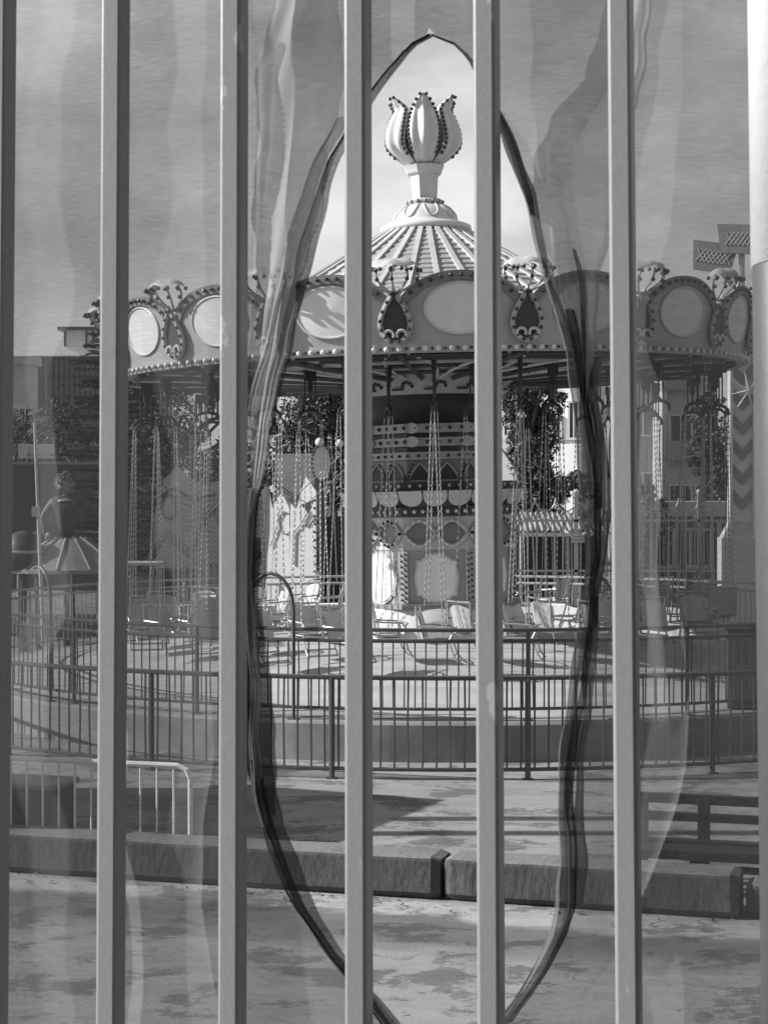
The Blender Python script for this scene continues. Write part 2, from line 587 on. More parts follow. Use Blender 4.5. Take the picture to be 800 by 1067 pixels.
# shields, teardrops between them, crests over the joints
PH0 = R(3.5)
M_shield = mat('shield_paint', 0.47, 0.45, 0.08, 5, var2=(2.2, .85, .5, .72))
M_oval = mat('oval_paint', 0.86, 0.4, 0.05, 5, var2=(2.2, .88, .5, .72))
LEAN = math.tan(R(9))
def arch(t):            # t in -1..1 across a shield: height of its edge
    return .40 + .47 * (max(0.0, 1 - abs(t) ** 2.2)) ** .62
def shield_pt(phi, t, v, w=0.0):
    a_ = phi + t * R(9.95)
    return pol(RC + .02 + v * LEAN + w, a_, Z(4.70) + v)
for k in range(18):
    phi = PH0 + 2 * PI * k / 18
    m_ = MB()
    NU, NV = 24, 6
    g0 = []
    for w in (0.0, -.04):
        for i in range(NU + 1):
            t = -1 + 2 * i / NU
            for j in range(NV + 1):
                g0.append(shield_pt(phi, t, arch(t) * j / NV, w))
    K = (NU + 1) * (NV + 1)
    fs = []
    ix = lambda s_, i, j: s_ * K + i * (NV + 1) + j
    for i in range(NU):
        for j in range(NV):
            fs.append((ix(0, i, j), ix(0, i + 1, j), ix(0, i + 1, j + 1), ix(0, i, j + 1)))
            fs.append((ix(1, i, j), ix(1, i, j + 1), ix(1, i + 1, j + 1), ix(1, i + 1, j)))
        fs.append((ix(0, i, NV), ix(0, i + 1, NV), ix(1, i + 1, NV), ix(1, i, NV)))
        fs.append((ix(0, i, 0), ix(1, i, 0), ix(1, i + 1, 0), ix(0, i + 1, 0)))
    for j in range(NV):
        fs.append((ix(0, 0, j), ix(0, 0, j + 1), ix(1, 0, j + 1), ix(1, 0, j)))
        fs.append((ix(0, NU, j), ix(1, NU, j), ix(1, NU, j + 1), ix(0, NU, j + 1)))
    m_.add(g0, fs)
    sh = m_.build('shield', M_shield, ride)
    # raised border along the arch
    bo, bl = MB(), MB()
    vs, fb = [], []
    n_ = 40
    for i in range(n_ + 1):
        t = -1 + 2 * i / n_
        a1 = arch(t)
        vs += [shield_pt(phi, t, a1 + .005, .03), shield_pt(phi, t * .93, a1 - .105 - .0, .03), shield_pt(phi, t, a1 + .005, -.05)]
    for i in range(n_):
        a = i * 3
        fb += [(a, a + 3, a + 4, a + 1), (a, a + 2, a + 5, a + 3)]
    bo.add(vs, fb)
    border = bo.build('shield_border', M_mid, sh)
    for i in range(13):
        t = -.94 + 1.88 * i / 12
        bl.ball(shield_pt(phi, t * .965, arch(t) - .05, .05), .027)
    bl.build('bulb_row', M_bulbd, border, True)
    # oval field with a pale rim
    rad_u = .43 / (RC * R(9.95))
    el = [(rad_u * math.cos(2 * PI * i / 36), .43 + .305 * math.sin(2 * PI * i / 36)) for i in range(36)]
    ov = MB()
    vs = [shield_pt(phi, t, v, .012) for t, v in el] + [shield_pt(phi, 0, .43, .02)]
    ov.add(vs, [(i, (i + 1) % 36, 36) for i in range(36)])
    oo = ov.build('oval_field', M_oval, sh)
    MB().tube([shield_pt(phi, t, v, .012) for t, v in el], .016, 5, closed=True).build('oval_rim', M_white, oo)
    # teardrop at the joint
    pj = phi + R(10)
    def tp(u, v, w=0.0):
        a_ = pj + u / RC
        return pol(RC + .06 + v * LEAN + w, a_, Z(4.70) + v)
    half = [(.0, .66), (.05, .56), (.11, .46), (.165, .34), (.18, .24), (.15, .13), (.09, .06), (.0, .03)]
    td = [(u, v) for u, v in half] + [(-u, v) for u, v in reversed(half[1:-1])]
    dp = MB().prism(td, -.03, lambda u, v, w: tp(u * .85, .03 + v * .9, w + .01)).build('teardrop', M_dark, ride)
    MB().tube([tp(u, v, .02) for u, v in td], .034, 5, closed=True).build('teardrop_border', M_shield, dp)
    vo = MB()
    for sg in (-1, 1):
        pts = [tp(sg * (.075 + .055 * math.cos(q)), .12 + .055 * math.sin(q), .05) for q in [PI * i / 6 for i in range(-3, 8)]]
        vo.tube(pts, .02, 5)
    vo.build('volute', M_white, dp)
    bl = MB()
    for i in range(len(td)):
        u = (td[i][0] + td[i - 1][0]) / 2; v = (td[i][1] + td[i - 1][1]) / 2
        bl.ball(tp(u, v, .05), .024)
    bl.build('bulb_row', M_bulbd, dp, True)
    # crest: little scalloped half umbrella on curved stems
    cr_ = MB()
    cc = tp(0, .92, -.05)
    rt = Vector((math.cos(pj), math.sin(pj), 0)); ou = Vector((math.sin(pj), -math.cos(pj), 0))
    vs, fs = [], []
    for i in range(5):
        e = PI / 2 * i / 4
        for j in range(13):
            a_ = PI * j / 12
            rr = .31 * math.cos(e)
            vs.append(cc + rt * (rr * math.cos(a_)) + ou * (rr * math.sin(a_) * .8) + Vector((0, 0, .11 * math.sin(e) - .02 * math.cos(6 * a_) * math.cos(e))))
    for i in range(4):
        for j in range(12):
            fs.append((i * 13 + j, i * 13 + j + 1, (i + 1) * 13 + j + 1, (i + 1) * 13 + j))
    cr_.add(vs, fs)
    vs2 = [cc + rt * (.34 * math.cos(PI * j / 12)) + Vector((0, 0, 0)) for j in (0, 12)]
    crest = cr_.build('crest_cap', M_light, ride, True)
    stq, bl = MB(), MB()
    for q in range(5):
        a_ = PI * (q + .5) / 5
        top_ = cc + rt * (.28 * math.cos(a_)) + ou * (.24 * math.sin(a_)) + Vector((0, 0, -.0))
        bot = tp(.05 * math.cos(a_), .62, -.04)
        pts = [bot.lerp(top_, s_) + (rt * math.cos(a_) + ou * .5 * math.sin(a_)) * .14 * math.sin(PI * s_) for s_ in [i / 6 for i in range(7)]]
        stq.tube(pts, .016, 5)
        for i in (3, 5):
            bl.ball(pts[i] + ou * .03, .027)
    for j in range(9):
        a_ = PI * j / 8
        bl.ball(cc + rt * (.33 * math.cos(a_)) + ou * (.30 * math.sin(a_)) + Vector((0, 0, -.04)), .027)
    stq.build('crest_stem', M_light, crest)
    bl.build('bulb_row', M_bulbd, crest, True)

# roof with standing ribs and stepped sheets
roof_p = [(.60, 6.68), (1.0, 6.44), (1.7, 6.02), (2.4, 5.63), (3.2, 5.25), (4.0, 4.95), (4.42, 4.80)]
M_ribw = mat('roof_rib', 0.54, 0.45, 0.07, 5, var2=(2, 0.82, 0.5, 0.7))
M_roof = mat('roof_sheet', 0.36, 0.45, 0.08, 5, var2=(2, 0.82, 0.5, 0.7))
rp = []
for i in range(len(roof_p) - 1):
    (r0, z0), (r1, z1) = roof_p[i], roof_p[i + 1]
    n_ = max(2, int((r1 - r0) / .12))
    for s_ in range(n_):
        t0, t1 = s_ / n_, (s_ + 1) / n_
        rp.append((r0 + (r1 - r0) * t0, Z(z0 + (z1 - z0) * t0)))
        rp.append((r0 + (r1 - r0) * t1 - .001, Z(z0 + (z1 - z0) * t1) + .022))
rp.append((4.42, Z(4.80)))
roof = MB().lathe(rp, 36).build('roof', M_roof, ride)
for k in range(36):
    ph = 2 * PI * k / 36 + .04
    rb_ = MB()
    pts = [pol(r, ph, Z(z) + .045) for r, z in roof_p]
    n_ = len(pts)
    rt = Vector((math.cos(ph), math.sin(ph), 0))
    vs, fs = [], []
    for p_ in pts:
        vs += [p_ - rt * .035 - Vector((0, 0, .07)), p_ - rt * .035, p_ + rt * .035, p_ + rt * .035 - Vector((0, 0, .07))]
    for i in range(n_ - 1):
        for j in range(3):
            fs.append((i * 4 + j, i * 4 + j + 1, i * 4 + 5 + j, i * 4 + 4 + j))
    rb_.add(vs, fs)
    rb_.build('rib', M_ribw, roof)

# finial: ring, dome with leaves, eight-sided stem, tulip
fin = MB().lathe([(.50, Z(6.62)), (.66, Z(6.70)), (.66, Z(6.76)), (.60, Z(6.79)), (.50, Z(6.82)), (.46, Z(6.86)), (.43, Z(6.94)), (.36, Z(7.02)), (.26, Z(7.08)), (.20, Z(7.09))], 40).build('finial_base', M_white, ride, True)
dome = [(.47, 6.85), (.46, 6.86), (.43, 6.94), (.36, 7.02), (.26, 7.08)]
def dome_r(z):
    for (r0, z0), (r1, z1) in zip(dome, dome[1:]):
        if z <= z1: return r0 + (r1 - r0) * (z - z0) / (z1 - z0)
    return .26
for k in range(8):
    ph = 2 * PI * k / 8 + .2
    pts = []
    for i in range(17):
        t = -1 + 2 * i / 16
        z = 6.875 + .19 * abs(t) ** 2.2
        pts.append(pol(dome_r(z) + .008, ph + (.36 - .08 * abs(t)) * t, Z(z)))
    MB().tube(pts, .014, 5).build('leaf_moulding', M_cream, fin)
MB().lathe([(.22, Z(7.07)), (.25, Z(7.09)), (.26, Z(7.13)), (.23, Z(7.16))], 24).build('neck_ring', M_light, ride)
b_ = MB()
for i in range(14):
    b_.ball(pol(.255, 2 * PI * i / 14, Z(7.115)), .032)
b_.build('bead', M_bulbd if False else M_mid, ride, True)
octa([(.185, Z(7.14)), (.215, Z(7.50)), (.26, Z(7.53)), (.29, Z(7.60)), (.31, Z(7.64)), (.24, Z(7.66)), (.1, Z(7.66))], 'finial_stem', M_white)
def petal_pt(ph, t, s_, w=0.0):
    """t 0..1 up the petal, s_ -1..1 across"""
    rr = .17 + .40 * math.sin(PI / 2 * min(1, t / .36)) ** .9 - .62 * max(0, t - .44) ** 1.5
    if t > .82: rr += (t - .82) * 1.15
    wd = .045 + .182 * math.sin(PI * min(1, .03 + t * .90) ** .85) ** .9
    if t > .80: wd *= math.sqrt(max(.03, 1 - ((t - .80) / .205) ** 2))
    flute = .030 * math.cos(s_ * PI * 2.5) * math.sin(PI * t)
    rr2 = rr - .13 * s_ * s_ * wd / .28 + flute + w
    rt = Vector((math.cos(ph), math.sin(ph), 0))
    return pol(rr2, ph, Z(7.62 + .985 * t)) + rt * (wd * s_)
for k in range(6):
    ph = 2 * PI * k / 6 + .0
    vs, fs = [], []
    NT, NS = 22, 20
    for w in (0, -.03):
        for i in range(NT + 1):
            for j in range(NS + 1):
                vs.append(petal_pt(ph, i / NT, -1 + 2 * j / NS, w))
    K = (NT + 1) * (NS + 1)
    for i in range(NT):
        for j in range(NS):
            a = i * (NS + 1) + j
            fs.append((a, a + 1, a + NS + 2, a + NS + 1))
            fs.append((a + K, a + NS + 1 + K, a + NS + 2 + K, a + 1 + K))
        for j in (0, NS):
            a = i * (NS + 1) + j
            fs.append((a, a + NS + 1, a + NS + 1 + K, a + K))
    for j in range(NS):
        a = NT * (NS + 1) + j
        fs.append((a, a + 1, a + 1 + K, a + K))
    pe = MB().add(vs, fs).build('petal', M_white, ride, True)
    b_ = MB()
    for i in range(14):
        t = .16 + .82 * i / 13
        for sg in (-1, 1):
            b_.ball(petal_pt(ph, t, sg, .025), .027)
    b_.build('bulb_row', M_bulbd, pe, True)
MB().lathe([(.2, Z(7.66)), (.30, Z(7.9)), (.34, Z(8.15)), (.25, Z(8.4)), (.02, Z(8.45))], 20).build('flower_heart', M_mid, ride, True)

# ------------------------------------------------------------------ swing seats hanging on chains
rideM = Matrix.Translation((RX, RY, RB)) @ Euler((0, TILT, 0)).to_matrix().to_4x4()
M_seat = mat('seat_metal', 0.52, 0.35, 0.12, 12, metal=0.25)
M_seatd = mat('dark_seat_metal', 0.16, 0.4, 0.12, 12)
HANG = 3.58                                     # hanger to the seat's base
def make_seat():
    """origin at the hang point"""
    t = thing('swing_seat', 'x', 'swing seat')
    MB().box((0, 0, -.02), (.16, .05, .13)).box((0, 0, -.13), (.06, .04, .12)).build('bracket', M_black, t)
    rod = MB()
    for x in (-.08, 0, .08):
        rod.tube([(x, 0, -.05), (x * 1.0, 0, -.46)], .011, 5)
    rod.ball((0, 0, -.20), .035).ball((0, 0, -.45), .04)
    rod.build('hanger_rod', M_black, t)
    MB().tube([(-.175, 0, -.60), (-.165, 0, -.53), (-.11, 0, -.485), (0, 0, -.465), (.11, 0, -.485), (.165, 0, -.53), (.175, 0, -.60)], .022, 6).build('spreader', M_black, t)
    SX, ZS = .215, -HANG
    for sx in (-1, 1):
        for sy in (-1, 1):
            ch = MB()
            a = Vector((.168 * sx, .0 + .02 * sy, -.58)); b = Vector((SX * sx, .11 * sy, ZS + (.62 if sy > 0 else .28)))
            L = (b - a).length; n_ = int(L / .040)
            d_ = (b - a).normalized(); e1 = d_.orthogonal().normalized(); e2 = d_.cross(e1)
            for i in range(n_):
                c = a + d_ * (L * (i + .5) / n_)
                e = e1 if i % 2 else e2
                h = L / n_ * .68; w_ = .0065; q = .0025
                f_ = e2 if i % 2 else e1
                # one link: a flat loop seen as two side bars joined at the ends
                for sg in (-1, 1):
                    o0 = c + e * (w_ * sg)
                    vs = [c - d_ * h, o0 - d_ * h * .5 + f_ * q, o0 + d_ * h * .5 + f_ * q, c + d_ * h, o0 + d_ * h * .5 - f_ * q + e * (sg * q), o0 - d_ * h * .5 - f_ * q + e * (sg * q)]
                    ch.add(vs, [(0, 1, 5), (1, 2, 4, 5), (2, 3, 4), (0, 1, 2, 3), (0, 5, 4, 3)])
            ch.build('chain', M_chain, t)
    # tub seat: back shell, seat pan, side loops, foot bar, lap bar
    z0 = ZS
    pan, back = MB(), MB()
    rows = [(-.20, .20), (-.14, .155), (0, .145), (.12, .16), (.17, .20)]
    for w in (0,):
        vs = [(x, y, z0 + z + .035 * (x / .2) ** 2) for y, z in rows for x in (-.20, -.1, 0, .1, .20)]
        fs = [(i * 5 + j, i * 5 + j + 1, i * 5 + 6 + j, i * 5 + 5 + j) for i in range(len(rows) - 1) for j in range(4)]
        vs2 = [(x, y, z - .012) for x, y, z in vs]
        pan.add(vs, fs).add(vs2, [tuple(reversed(f)) for f in fs])
    pan.build('seat', M_seat, t)
    vs = [(x, .17 + .07 * v - .05 * (x / .2) ** 2, z0 + .22 + .34 * v - (.05 * (x / .2) ** 2 if v == 1 else 0)) for v in (0, .5, 1) for x in (-.20, -.1, 0, .1, .20)]
    fs = [(i * 5 + j, i * 5 + j + 1, i * 5 + 6 + j, i * 5 + 5 + j) for i in range(2) for j in range(4)]
    back.add(vs, fs).add([(x, y + .012, z) for x, y, z in vs], [tuple(reversed(f)) for f in fs])
    back.build('backrest', M_seat, t)
    fr_ = MB()
    for sx in (-1, 1):
        x = .225 * sx
        fr_.tube([(x, .22, z0 + .60), (x, .20, z0 + .33), (x, .16, z0 + .20), (x, -.18, z0 + .20), (x, -.22, z0 + .28), (x, -.16, z0 + .36), (x, .19, z0 + .38)], .013, 6)
        fr_.tube([(x, -.18, z0 + .20), (x, -.24, z0 + .02), (x, -.30, z0 - .06)], .012, 6)
    fr_.tube([(-.225, -.30, z0 - .06), (.225, -.30, z0 - .06)], .013, 6)
    fr_.tube([(-.225, -.24, z0 + .02), (.225, -.24, z0 + .02)], .011, 6)
    fr_.tube([(-.225, .22, z0 + .60), (0, .25, z0 + .60), (.225, .22, z0 + .60)], .013, 6)
    fr_.build('frame', M_steel, t)
    MB().tube([(-.225, -.20, z0 + .33), (-.1, -.25, z0 + .35), (.1, -.25, z0 + .35), (.225, -.20, z0 + .33)], .012, 6).build('lap_bar', M_steel, t)
    return t
proto = make_seat()
pmap = tree_map(proto)
first = True
rs = random.Random(3)
def place_seat(r, phi, label):
    global first
    o_ = proto if first else copy_tree(proto, pmap)
    first = False
    p_ = rideM @ pol(r, phi, Z(4.50))
    o_.location = p_
    o_.rotation_euler = (R(rs.uniform(-.8, .8)), R(rs.uniform(-.8, .8)), phi + PI / 2 + R(rs.uniform(-28, 28)))
    o_['label'] = label
    o_['group'] = 'chain swing seats around the carousel'
def side(phi):
    a_ = math.degrees((phi + PI) % (2 * PI) - PI)
    return a_
for k in range(24):
    phi = 2 * PI * k / 24 + R(-.7)
    a_ = side(phi)
    if abs(a_) <= 8: l_ = 'metal chain swing seat hanging straight in front of the central oval mirror'
    elif abs(a_) < 50: l_ = 'metal chain swing seat on the outer ring, near side, %s of the front one' % ('left' if a_ < 0 else 'right')
    elif abs(a_) < 130: l_ = 'metal chain swing seat on the outer ring at the %s flank of the carousel' % ('left' if a_ < 0 else 'right')
    else: l_ = 'metal chain swing seat on the outer ring, far side behind the column'
    place_seat(4.10, phi, l_)
for k in range(18):
    phi = 2 * PI * k / 18 + R(-51)
    a_ = side(phi)
    if abs(a_) < 80: l_ = 'metal chain swing seat on the inner ring, front half beside the column'
    else: l_ = 'metal chain swing seat on the inner ring, rear half behind the column'
    place_seat(3.15, phi, l_)

# ------------------------------------------------------------------ ring fences round the ride
def rail_panel(name, label, R0, a0, a1, z0, zt, zm, zb, nb, m, rt, rb_, mfoot=None, group=None):
    c = Vector((RX, RY, 0))
    pm = (a0 + a1) / 2
    base = c + pol(R0, pm, z0)
    t = thing(name, label, 'fence panel', base, 0, group)
    q = lambda ph, z: c + pol(R0, ph, z) - base
    NS = 6
    seq = [a0 + (a1 - a0) * i / NS for i in range(NS + 1)]
    for zz in [zt] + ([zm] if zm else []):
        MB().tube([q(a_, zz) for a_ in seq], rt, 6).build('rail', m, t)
    MB().tube([q(a_, zb) for a_ in seq], rt * .8, 6).build('bottom_rail', m, t)
    top = zm if zm else zt
    bars = MB()
    rr = random.Random(int(a0 * 1000) + 5)
    for i in range(nb):
        a_ = a0 + (a1 - a0) * (i + .5) / nb
        j = rr.uniform(-.008, .008)
        bars.tube([q(a_, zb), q(a_, (zb + top) / 2) + Vector((j, 0, 0)), q(a_, top)], rb_, 5)
    bars.build('baluster_row', m, t)
    po = MB()
    po.tube([q(a0, z0), q(a0, zt)], rt * 1.15, 8).box(q(a0, z0 + .008), (.10, .08, .012), Euler((0, 0, a0)))
    po.build('post', m, t)
    return t
NA = 22
for k in range(NA):
    a0 = R(7) + 2 * PI * k / NA
    mid = side(a0 + PI / NA)
    where = ('front' if abs(mid) < 38 else 'left rim' if -130 < mid < 0 else 'right rim' if 0 < mid < 130 else 'far side')
    rail_panel('ring_fence', {'front': 'two-rail metal fence panel on the front edge of the carousel platform', 'left rim': 'two-rail metal fence panel on the left rim of the carousel platform',
        'right rim': 'two-rail metal fence panel on the right rim of the carousel platform', 'far side': 'pale two-rail fence panel on the far edge of the platform behind the seats'}[where],
        6.6, a0, a0 + 2 * PI / NA, .43, 1.42, 1.30, .56, 16, M_rail if abs(mid) < 75 else M_railp, .022, .009, group='inner ring fence panels')
NBF = 25
for k in range(NBF):
    a0 = R(-9.4) + 2 * PI * k / NBF
    mid = side(a0 + PI / NBF)
    if abs(mid) > 100: continue
    rail_panel('outer_ring_fence', 'dark single-rail fence panel on the ground %s of the carousel' % ('in front' if abs(mid) < 35 else ('at the left side' if mid < 0 else 'at the right side')),
        7.95, a0, a0 + 2 * PI / NBF, 0.0, 1.036, None, .105, 14, M_rail, .026, .011, group='outer ring fence panels')
# hoop gates on the inner fence
for phi, l_ in ((-17.6, 'arched grey pipe hoop rising over the front fence beside the net edge'), (13.0, 'crook-topped pipe pole at the front fence right of the column'), (-47.6, 'dark crook-topped pipe pole at the left of the ring fence')):
    p_ = Vector((RX, RY, .43)) + pol(6.66, R(phi), 0)
    w_ = .27
    pts = [(-w_, 0, 0), (-w_, 0, 1.2)] + [(-w_ * math.cos(PI * i / 10), 0, 1.2 + .40 * math.sin(PI * i / 10)) for i in range(1, 10)] + [(w_, 0, 1.2), (w_, 0, 0)]
    mb_ = MB()
    if phi < -40 or phi > 0:
        pts = list(reversed(pts))[:8]
    else:
        mb_.box((-w_, 0, .006), (.12, .09, .012))
    o_ = mb_.tube(pts, .021, 8).box((w_, 0, .006), (.12, .09, .012)).build('hoop_gate', M_rail)
    o_.location = p_
    o_.rotation_euler = (0, 0, R(phi))
    tag(o_, l_, 'hoop', 'pipe hoops at the ring fence')
# control cabinet on the platform's right edge
p_ = P(786, 0, 21.0); 
cab = thing('control_cabinet', 'dark metal control cabinet standing at the right end of the platform', 'cabinet', (p_.x, 21.0, .45), R(-10))
MB().box((0, 0, .45), (.62, .45, .90), bevel=.015).build('body', M_dark, cab)
MB().box((0, 0, .925), (.70, .52, .05), bevel=.01).build('top', M_rail, cab)
d_ = MB().box((-.02, -.232, .45), (.48, .014, .74)).build('door', M_rail, cab)
MB().box((.16, -.245, .47), (.03, .02, .12)).build('handle', M_steel, d_)

# ------------------------------------------------------------------ out of view: blockers added to shape the light, and lamp poles
M_block = mat('dark_blocker', 0.035, 0.9, 0.3, 3, bump=.5)  # dark tone shared by the added sky blockers
rw = thing('sky_block_wall', 'tall dark unseen wall added at the right to block sky light', 'wall', (5.2, 0, 0))  # unseen wall added to keep sky light off the bars' right sides
MB().box((0, -1, 4.5), (.6, 22, 9.0)).build('masonry', M_block, rw)
MB().box((0, -1, 9.08), (.8, 22.2, .16)).build('coping', M_conc, rw)
fb = thing('sky_block_facade', 'dark unseen facade added behind the viewer to block sky light', 'building', (-3.5, -9.0, 0))  # unseen facade added to cut sky light on bars and net
MB().box((0, 0, 7.6), (22, .6, 12.8)).build('wall', M_block, fb)
MB().box((0, 0, 14.1), (22.3, .9, .2)).build('cornice', M_conc, fb)
tb_ = thing('shade_booth', 'flat roofed unseen booth added at the left to cast shade', 'booth', (-5.6, 16.0, 0), R(-24))  # unseen booth added to cast the shade behind the kerb
MB().box((0, 0, 1.25), (1.9, 3.4, 2.5)).build('wall', M_cream, tb_)
MB().box((0, 0, 2.58), (2.2, 3.7, .16)).build('roof', M_mid, tb_)
MB().box((0, -1.72, 1.3), (1.2, .04, .9)).build('hatch', M_dark, tb_)
for yy, l_ in ((16.4, 'slim grey lamp pole beside the added booth, nearer one'), (17.1, 'slim grey lamp pole beside the added booth, farther one')):
    t = thing('lamp_pole', l_, 'lamp pole', (-6.9, yy - .9, 0), 0, 'lamp poles by the booth')
    MB().tube([(0, 0, 0), (0, 0, 9.5)], [.12, .10], 8).build('shaft', M_steel, t)
    MB().box((.15, 0, 9.55), (.45, .16, .08), bevel=.01).build('lamp_head', M_light, t)

# ------------------------------------------------------------------ kerb blocks, bench, crowd barrier
K0 = Vector((0, 13.09, 0))
def on_kerb(xpx):
    k = (xpx - 400) / F                      # X = k * Y on the kerb's front line
    s_ = k * K0.y / (dF.x - k * dF.y)
    return s_
RZF = -A_F
def kerb_block(s0, s1, label, back=0.0, h=.31, skew=0.0):
    L = s1 - s0 - .03
    prof = [(0, .035), (-.012, .05), (-.010, h - .035), (-.004, h - .016), (.012, h - .004), (.04, h), (.30, h), (.335, h - .03), (.34, .0), (.03, .0)]
    NS = 40
    vs, fs = [], []
    rr = random.Random(int(s0 * 77) + 3)
    for i in range(NS + 1):
        x = -L / 2 + L * i / NS
        e = .025 if i in (0, NS) else 0
        for (y, z) in prof:
            vs.append((x + rr.uniform(-.004, .004), y + (e if y < .1 else 0) + .003 * math.sin(i * .9 + z * 9) + rr.uniform(-.0012, .0012), max(0, z - e * (1 if z > .1 else 0) + .002 * math.sin(i * .5 + 1))))
    n_ = len(prof)
    for i in range(NS):
        for j in range(n_):
            fs.append((i * n_ + j, i * n_ + (j + 1) % n_, (i + 1) * n_ + (j + 1) % n_, (i + 1) * n_ + j))
    fs += [tuple(range(n_)), tuple(NS * n_ + j for j in range(n_))]
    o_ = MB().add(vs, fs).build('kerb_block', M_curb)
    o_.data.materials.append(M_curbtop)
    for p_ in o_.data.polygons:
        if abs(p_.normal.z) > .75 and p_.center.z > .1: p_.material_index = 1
    o_.location = K0 + dF * ((s0 + s1) / 2) + nF * back
    o_.rotation_euler = (0, 0, RZF + skew)
    return tag(o_, label, 'kerb block', 'concrete kerb blocks')
sj, sr, sl = on_kerb(460), on_kerb(772), on_kerb(112)
kerb_block(sj, sr, 'long grey concrete kerb block in front of the dark bench', skew=R(-.6))
kerb_block(sl, sj, 'grey concrete kerb block left of the open joint, mid-picture')
kerb_block(sl - 2.4, sl, 'grey concrete kerb block below the white crowd barrier')
kerb_block(sl - 4.8, sl - 2.4, 'grey concrete kerb block continuing beyond the crowd barrier')
kerb_block(sr + .02, sr + 2.3, 'lower concrete kerb block beyond the bench, set slightly back', back=.07, h=.24, skew=R(1))
kerb_block(sr + 2.35, sr + 4.6, 'farthest right concrete kerb block past the bench', back=.05)

bb = P(734, 0, 12.98); 
ben = thing('park_bench', 'dark metal bench with slatted back standing behind the kerb block', 'bench', (bb.x + .14, 13.05 + .22, 0), RZF)
M_bench = mat('bench_paint', 0.022, 0.5, 0.2, 10)
W2 = .62
MB().box((0, -.20, .305), (2 * W2 + .1, .15, .07), bevel=.006).box((0, -.03, .32), (2 * W2 + .1, .10, .03), bevel=.006).box((0, .17, .325), (2 * W2 + .1, .09, .03), bevel=.006).build('seat', M_bench, ben)
MB().box((0, .285, .62), (2 * W2 + .04, .04, .075), bevel=.006).box((0, .265, .49), (2 * W2 + .04, .04, .065), bevel=.006).build('backrest', M_bench, ben)
for x in (-W2 + .04, -.12, W2 - .05):
    MB().box((x, .27, .315), (.09, .05, .63), bevel=.004).build('leg', M_bench, ben)
    MB().box((x, -.22, .135), (.09, .05, .27), bevel=.004).build('leg', M_bench, ben)
    MB().box((x, .02, .285), (.045, .50, .03)).build('bearer', M_bench, ben)
MB().box((0, -.225, .21), (2 * W2, .03, .05)).build('stretcher', M_bench, ben)

# white crowd barrier behind the kerb, left
e_ = P(198, 0, 13.85)
ba = thing('crowd_barrier', 'white tubular crowd barrier standing behind the kerb', 'barrier', (e_.x, 13.85, 0), RZF)
M_barr = mat('barrier_white', 1.0, .4, .05, 8)
Lb = 2.2; hb = .83
fr_ = MB().tube([(-Lb, 0, .12), (-Lb, 0, hb - .10), (-Lb + .03, 0, hb - .03), (-Lb + .10, 0, hb)] + [(-Lb + .1 + (Lb - .2) * i / 8, 0, hb) for i in range(1, 8)] + [(-.10, 0, hb), (-.03, 0, hb - .03), (0, 0, hb - .10), (0, 0, .12)], .021, 8)
fr_.tube([(-Lb, 0, .15), (0, 0, .15)], .018, 6)
fr_.build('frame', M_barr, ba)
b_ = MB()
for i in range(15):
    x = -Lb + Lb * (i + 1) / 16
    b_.tube([(x, 0, .15), (x, 0, hb)], .009, 5)
b_.build('baluster_row', M_barr, ba)
for x in (-Lb + .15, -.15):
    MB().tube([(x, -.25, .02), (x, -.2, .06), (x, 0, .15), (x, .2, .06), (x, .25, .02)], .016, 6).build('foot', M_white, ba)
c_ = P(38, 0, 14.9)
bx = thing('grit_bin', 'dark lidded bin standing behind the white crowd barrier', 'bin', (c_.x - .12, 14.9, 0), RZF)
MB().box((0, 0, .26), (.75, .45, .52), bevel=.02).build('body', M_dark, bx)
MB().box((0, 0, .545), (.80, .50, .05), bevel=.015).build('lid', M_mid, bx)

# dry leaves and grit gathered along the kerb and the fence foot
lr = random.Random(21)
lv = MB()
for i in range(170):
    if i < 120:
        c = K0 + dF * lr.uniform(-4, 4) - nF * abs(lr.gauss(.06, .22))
    else:
        c = Vector((lr.uniform(-4, 4), lr.uniform(8.5, 17.5), 0))
    e = Euler((lr.uniform(-.5, .5), lr.uniform(-.5, .5), lr.uniform(0, 6.3))).to_matrix()
    a = lr.uniform(.008, .035); b = a * lr.uniform(.3, .7)
    c = c + Vector((0, 0, .012))
    lv.add([c + e @ Vector(v) for v in ((-a, 0, 0), (0, -b, .004), (a, 0, 0), (0, b, .004))], [(0, 1, 2, 3)])
tag(lv.build('leaf_litter', mat('dry_leaves', .16, .9, .5, 30)), 'dry leaves and grit scattered along the kerb', 'litter', kind='stuff')

# ------------------------------------------------------------------ the near fence of square bars
Z0, UX, UY, S0, SP = 1.957, -0.00193, 0.05968, -0.0453, 0.145
UF = Vector((UX, UY, 1.0))
PF = Vector((0, Z0, EYE))
NB = dF.cross(UF).normalized()
if NB.y < 0: NB = -NB
def fp(s_, t_, w=0.0):
    return PF + dF * s_ + UF * t_ + NB * w
fence = thing('bar_fence', 'tall fence of square grey painted bars close to the viewer', 'fence', fp(0, -1.6) * Vector((1, 1, 0)) + Vector((0, 0, 1.24)))
ub = UF.normalized()
fm = Matrix((dF, NB, ub)).transposed()         # columns: along, away, up
TB, TT = -1.60, 1.35
for i in range(-9, 9):
    s_ = S0 + SP * i
    wd, dp = .0243, .030
    if i == 3: continue
    c = fp(s_ + wd / 2, (TB + TT) / 2, dp / 2)
    MB().box((0, 0, 0), (wd, dp, TT - TB), fm, bevel=.0036).build('bar', M_paint, fence).location = c - fence.location
